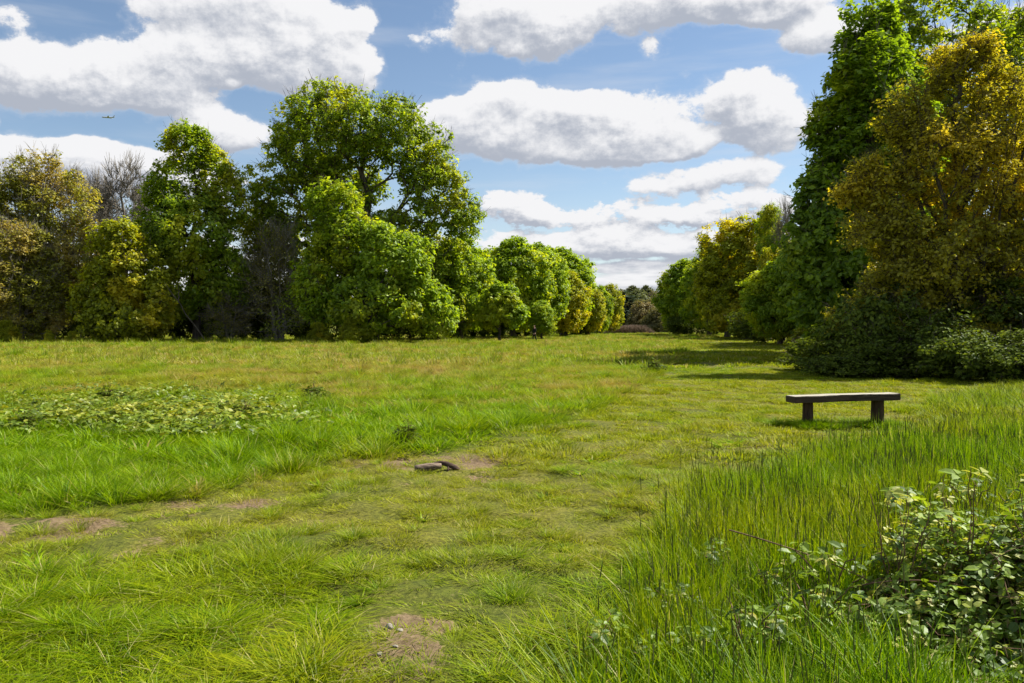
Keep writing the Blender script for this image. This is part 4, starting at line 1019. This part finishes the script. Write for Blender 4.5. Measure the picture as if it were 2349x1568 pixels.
for i, x in enumerate((-.535, .545)):
    l = bm_obj('leg', post(i+5, .075 if i == 0 else .088, .395), M_BENCH_LEG, bt); l.location = (x, 0, 0)

# ---------------------------------------------------------------- log on the bare patch
def log_mesh(pts, rad, seed, k=12):
    r_ = rng(seed); pts = np.array(pts, float); n = len(pts)
    d = np.gradient(pts, axis=0); x, y, _ = frames(d, r_); an = np.arange(k)*6.283/k
    prof = 1+.12*np.sin(2*an+r_.random()*6)+.07*np.sin(5*an+r_.random()*6)
    ring = (x[:, None]*np.cos(an)[None, :, None]+y[:, None]*np.sin(an)[None, :, None])*prof[None, :, None]
    ring = ring*(1+.07*r_.normal(size=(n, k)))[:, :, None]
    V = (pts[:, None]+ring*np.array(rad)[:, None, None]).reshape(-1, 3)
    V = np.concatenate([V, pts[:1], pts[-1:]])
    i = np.arange(n-1)[:, None]*k; j = np.arange(k)[None]; jn = (j+1) % k
    Q = np.stack([i+j, i+jn, i+k+jn, i+k+j], -1).reshape(-1, 4)
    c0, c1 = n*k, n*k+1; j = np.arange(k); jn = (j+1) % k
    T = np.concatenate([np.stack([jn, j, np.full(k, c0)], 1), np.stack([(n-1)*k+j, (n-1)*k+jn, np.full(k, c1)], 1)])
    return V, Q, T
lx, ly = p2g(1000, 1083)
M_LOG = solid_mat('pale_dead_wood', (.07, .045, .03), (.30, .23, .17), 9, .85, (.5, 5, 5), .6)
M_CHAR = solid_mat('dark_dead_wood', (.018, .012, .009), (.10, .06, .04), 12, .9, (.6, 4, 4), .6)
lt = thing('log', 'short dead log with a dark broken piece on bare earth', 'log', (lx, ly, tz(lx, ly)), 0)
V, Q, T = log_mesh([(-.215, -.05, .040), (-.17, -.04, .042), (-.1, -.02, .05), (-.02, 0, .058), (.05, .02, .062)], [.036, .042, .043, .040, .03], 1)
link('pale_piece', make_mesh('pale_piece', V, [Q, T], M_LOG, smooth=True), lt, label='pale split log end')
V, Q, T = log_mesh([(-.06, .03, .060), (-.01, .03, .082), (.04, .035, .092), (.10, .03, .082), (.16, .01, .060), (.21, -.01, .040), (.24, -.02, .03)], [.010, .022, .026, .027, .030, .024, .012], 2)
V2, Q2, T2 = log_mesh([(.12, .02, .07), (.13, -.03, .045), (.125, -.07, .02)], [.014, .012, .008], 7)
Q = np.concatenate([Q, Q2+len(V)]); T = np.concatenate([T, T2+len(V)]); V = np.concatenate([V, V2])
link('dark_piece', make_mesh('dark_piece', V, [Q, T], M_CHAR, smooth=True), lt, label='dark broken branch stub')
# stones near the bare patch in front
M_STONE = solid_mat('pale_stone', (.16, .14, .11), (.36, .33, .27), 20, .9, bump=.4)
def stone(seed, r):
    bm = bmesh.new(); bmesh.ops.create_icosphere(bm, subdivisions=3, radius=1); r_ = rng(seed); dd = r_.normal(size=(5, 3)); ph = r_.random(5)*6
    for v in bm.verts:
        c = np.array(v.co); f = 1+sum(.09*math.sin(2.2*float(c@d)+p) for d, p in zip(dd, ph))
        v.co = v.co*f*r; v.co.z *= .62; v.co.x *= 1.25
    for f in bm.faces: f.smooth = True
    return bm
for i, (u, v, r, lab) in enumerate(((893, 1449, .022, 'largest pale stone on the bare earth at the bottom'), (915, 1463, .013, 'small pale stone just right of the largest one'),
                                    (868, 1512, .012, 'small stone on the bare earth nearer the bottom edge'), (905, 1500, .010, 'tiny stone below the largest pale one'), (880, 1552, .013, 'pale stone at the bottom edge of the bare earth'))):
    x, y = p2g(u, v)
    bm_obj('stone', stone(i, r), M_STONE, loc=(x, y, tz(x, y)+r*.35), label=lab, cat='stone', group='stones on the bare earth')

# ---------------------------------------------------------------- walking person in the distance
def skin(name, joints, edges, mat, parent, sub=2, **kw):
    me = bpy.data.meshes.new(name); me.from_pydata([j[:3] for j in joints], edges, []); me.materials.append(mat)
    o = link(name, me, parent, **kw)
    md = o.modifiers.new('skin', 'SKIN'); md.use_smooth_shade = True
    for i, sv in enumerate(me.skin_vertices[0].data):
        r = joints[i][3]; sv.radius = (r, r) if not isinstance(r, tuple) else r; sv.use_root = (i == 0)
    s_ = o.modifiers.new('sub', 'SUBSURF'); s_.levels = sub; s_.render_levels = sub
    return o
def flat_mat(name, c, rough=.8): return solid_mat(name, tuple(x*.85 for x in c), tuple(min(1, x*1.15) for x in c), 30, rough, bump=.1)
M_SKINC = flat_mat('skin', (.55, .33, .25), .55); M_COAT = flat_mat('dark_cloth', (.012, .012, .016)); M_TROUS = flat_mat('black_cloth', (.008, .008, .010)); M_HAIR = flat_mat('brown_hair', (.03, .018, .01)); M_SHOE = flat_mat('shoe', (.02, .015, .012))
px, py = xat(1226, 74), 74
pt = thing('person', 'person in dark coat and trousers walking by the far left row', 'person', (px, py, tz(px, py)+.04), RAD(-60), sc=.92)
hz = .86
body = [(0, 0, hz, .115), (0, 0, 1.05, .11), (0, .0, 1.28, .125), (0, .01, 1.40, .07), (0, .01, 1.47, .048), (0, -.01, 1.55, .075), (0, -.01, 1.63, .078),
        (-.17, 0, 1.37, .045), (-.21, -.05, 1.12, .038), (-.19, -.22, .98, .030), (-.185, -.28, .96, .022), (.17, 0, 1.37, .045), (.21, .04, 1.12, .038), (.20, -.02, .90, .030), (.20, -.04, .83, .022),
        (-.09, 0, .78, .075), (-.09, -.14, .47, .052), (-.09, -.10, .10, .036), (-.09, -.20, .035, .035), (.09, 0, .78, .075), (.09, .07, .46, .052), (.09, .22, .12, .036), (.09, .14, .05, .033)]
be = [(0, 1), (1, 2), (2, 3), (3, 4), (4, 5), (5, 6), (2, 7), (7, 8), (8, 9), (9, 10), (2, 11), (11, 12), (12, 13), (13, 14), (0, 15), (15, 16), (16, 17), (17, 18), (0, 19), (19, 20), (20, 21), (21, 22)]
# short finger chains on each hand
for hb, sgn in ((10, -1), (14, 1)):
    p = body[hb]
    for k, (ox, ln) in enumerate(((-.022, .06), (-.008, .07), (.007, .065), (.02, .05))):
        body.append((p[0]+ox, p[1]-.02, p[2]-.02, .008)); body.append((p[0]+ox*1.1, p[1]-.03, p[2]-.02-ln, .007)); n_ = len(body); be += [(hb, n_-2), (n_-2, n_-1)]
    body.append((p[0]-sgn*.03, p[1]-.03, p[2]-.01, .009)); be.append((hb, len(body)-1))
skin('body', body, be, M_SKINC, pt)
coat = [(0, 0, .80, .17), (0, 0, 1.0, .145), (0, 0, 1.28, .155), (0, .01, 1.41, .085), (-.18, 0, 1.36, .062), (-.215, -.05, 1.12, .055), (-.19, -.20, .99, .045), (.18, 0, 1.36, .062), (.215, .04, 1.12, .055), (.20, -.01, .93, .045)]
skin('coat', coat, [(0, 1), (1, 2), (2, 3), (2, 4), (4, 5), (5, 6), (2, 7), (7, 8), (8, 9)], M_COAT, pt)
skin('trousers', [(0, 0, .86, .14), (-.09, 0, .74, .09), (-.09, -.13, .47, .068), (-.09, -.10, .12, .055), (.09, 0, .74, .09), (.09, .07, .46, .068), (.09, .21, .14, .055)], [(0, 1), (1, 2), (2, 3), (0, 4), (4, 5), (5, 6)], M_TROUS, pt)
skin('hair', [(0, .025, 1.64, .088), (0, .05, 1.55, .075), (0, .055, 1.48, .05)], [(0, 1), (1, 2)], M_HAIR, pt)
for (x, y, z, r) in ((-.09, -.10, .04, 0), (.09, .22, .06, .25)):
    skin('shoe', [(x, y+.02, z, .045), (x, y-.10, z-.005, .045), (x, y-.18, z-.012, .035)], [(0, 1), (1, 2)], M_SHOE, pt)
def blob(name, loc, sc, mat, parent):
    bm = bmesh.new(); bmesh.ops.create_uvsphere(bm, u_segments=12, v_segments=8, radius=1); bmesh.ops.scale(bm, vec=sc, verts=bm.verts)
    o = bm_obj(name, bm, mat, parent); o.location = loc; return o
for s_ in (-1, 1):
    blob('eye', (s_*.03, -.085, 1.60), (.012, .008, .009), flat_mat('eye_dark', (.03, .02, .02)), pt)
    blob('ear', (s_*.08, .0, 1.59), (.012, .02, .03), M_SKINC, pt)
blob('nose', (0, -.095, 1.575), (.012, .02, .022), M_SKINC, pt)
blob('mouth', (0, -.085, 1.54), (.022, .008, .006), flat_mat('lips', (.35, .12, .10)), pt)

# ---------------------------------------------------------------- distant aeroplane
ay = 1500.0; axx = (253-1174.5)*PXK*ay; az_ = EYE+(748-272)*PXK*ay
pl = thing('aeroplane', 'tiny grey aeroplane seen side on, low under the left cloud', 'aeroplane', (axx, ay, az_), RAD(8), sc=.75)
M_PLANE = solid_mat('pale_grey_paint', (.38, .42, .48), (.42, .46, .52), 2, .7, bump=0)
xs = np.array([-15, -14.2, -12, -7, 0, 7, 12, 14.6, 15.4.__float__()]); rr = np.array([.4, 1.1, 1.7, 1.9, 1.9, 1.8, 1.2, .6, .25])
V, Q, T = log_mesh(np.stack([xs, 0*xs, np.array([0, 0, 0, 0, 0, 0, .4, .8, 1.0])], 1), rr, 3)
kk = 12; # smooth round fuselage
an = np.arange(kk)*6.283/kk
V = np.concatenate([np.stack([np.repeat(xs, kk), (rr[:, None]*np.cos(an)).ravel(), (rr[:, None]*np.sin(an)+np.array([0, 0, 0, 0, 0, 0, .4, .8, 1.0])[:, None]).ravel()], 1), [[-15.2, 0, 0]], [[15.6, 0, 1.0]]])
link('fuselage', make_mesh('fuselage', V, [Q, T], M_PLANE, smooth=True), pl)
def wing(name, pts, th):
    bm = bmesh.new(); vs = [bm.verts.new(p) for p in pts]; f = bm.faces.new(vs)
    e = bmesh.ops.extrude_face_region(bm, geom=[f]); nrm = Vector(th)
    for v in e['geom']:
        if isinstance(v, bmesh.types.BMVert): v.co += nrm
    bm_obj(name, bm, M_PLANE, pl)
for s_ in (-1, 1):
    wing('wing', [(-3, s_*1.5, -.8), (3, s_*1.5, -.8), (6.5, s_*15, .2), (4.8, s_*15, .2)], (0, 0, .35))
    wing('tailplane', [(11.5, s_*.8, .8), (14, s_*.8, .8), (15.5, s_*5, 1.0), (14.4, s_*5, 1.0)], (0, 0, .2))
wing('tail_fin', [(10.8, -.12, 1.2), (14.6, -.12, 1.2), (16, -.12, 5.6), (14.2, -.12, 5.6)], (0, .24, 0))
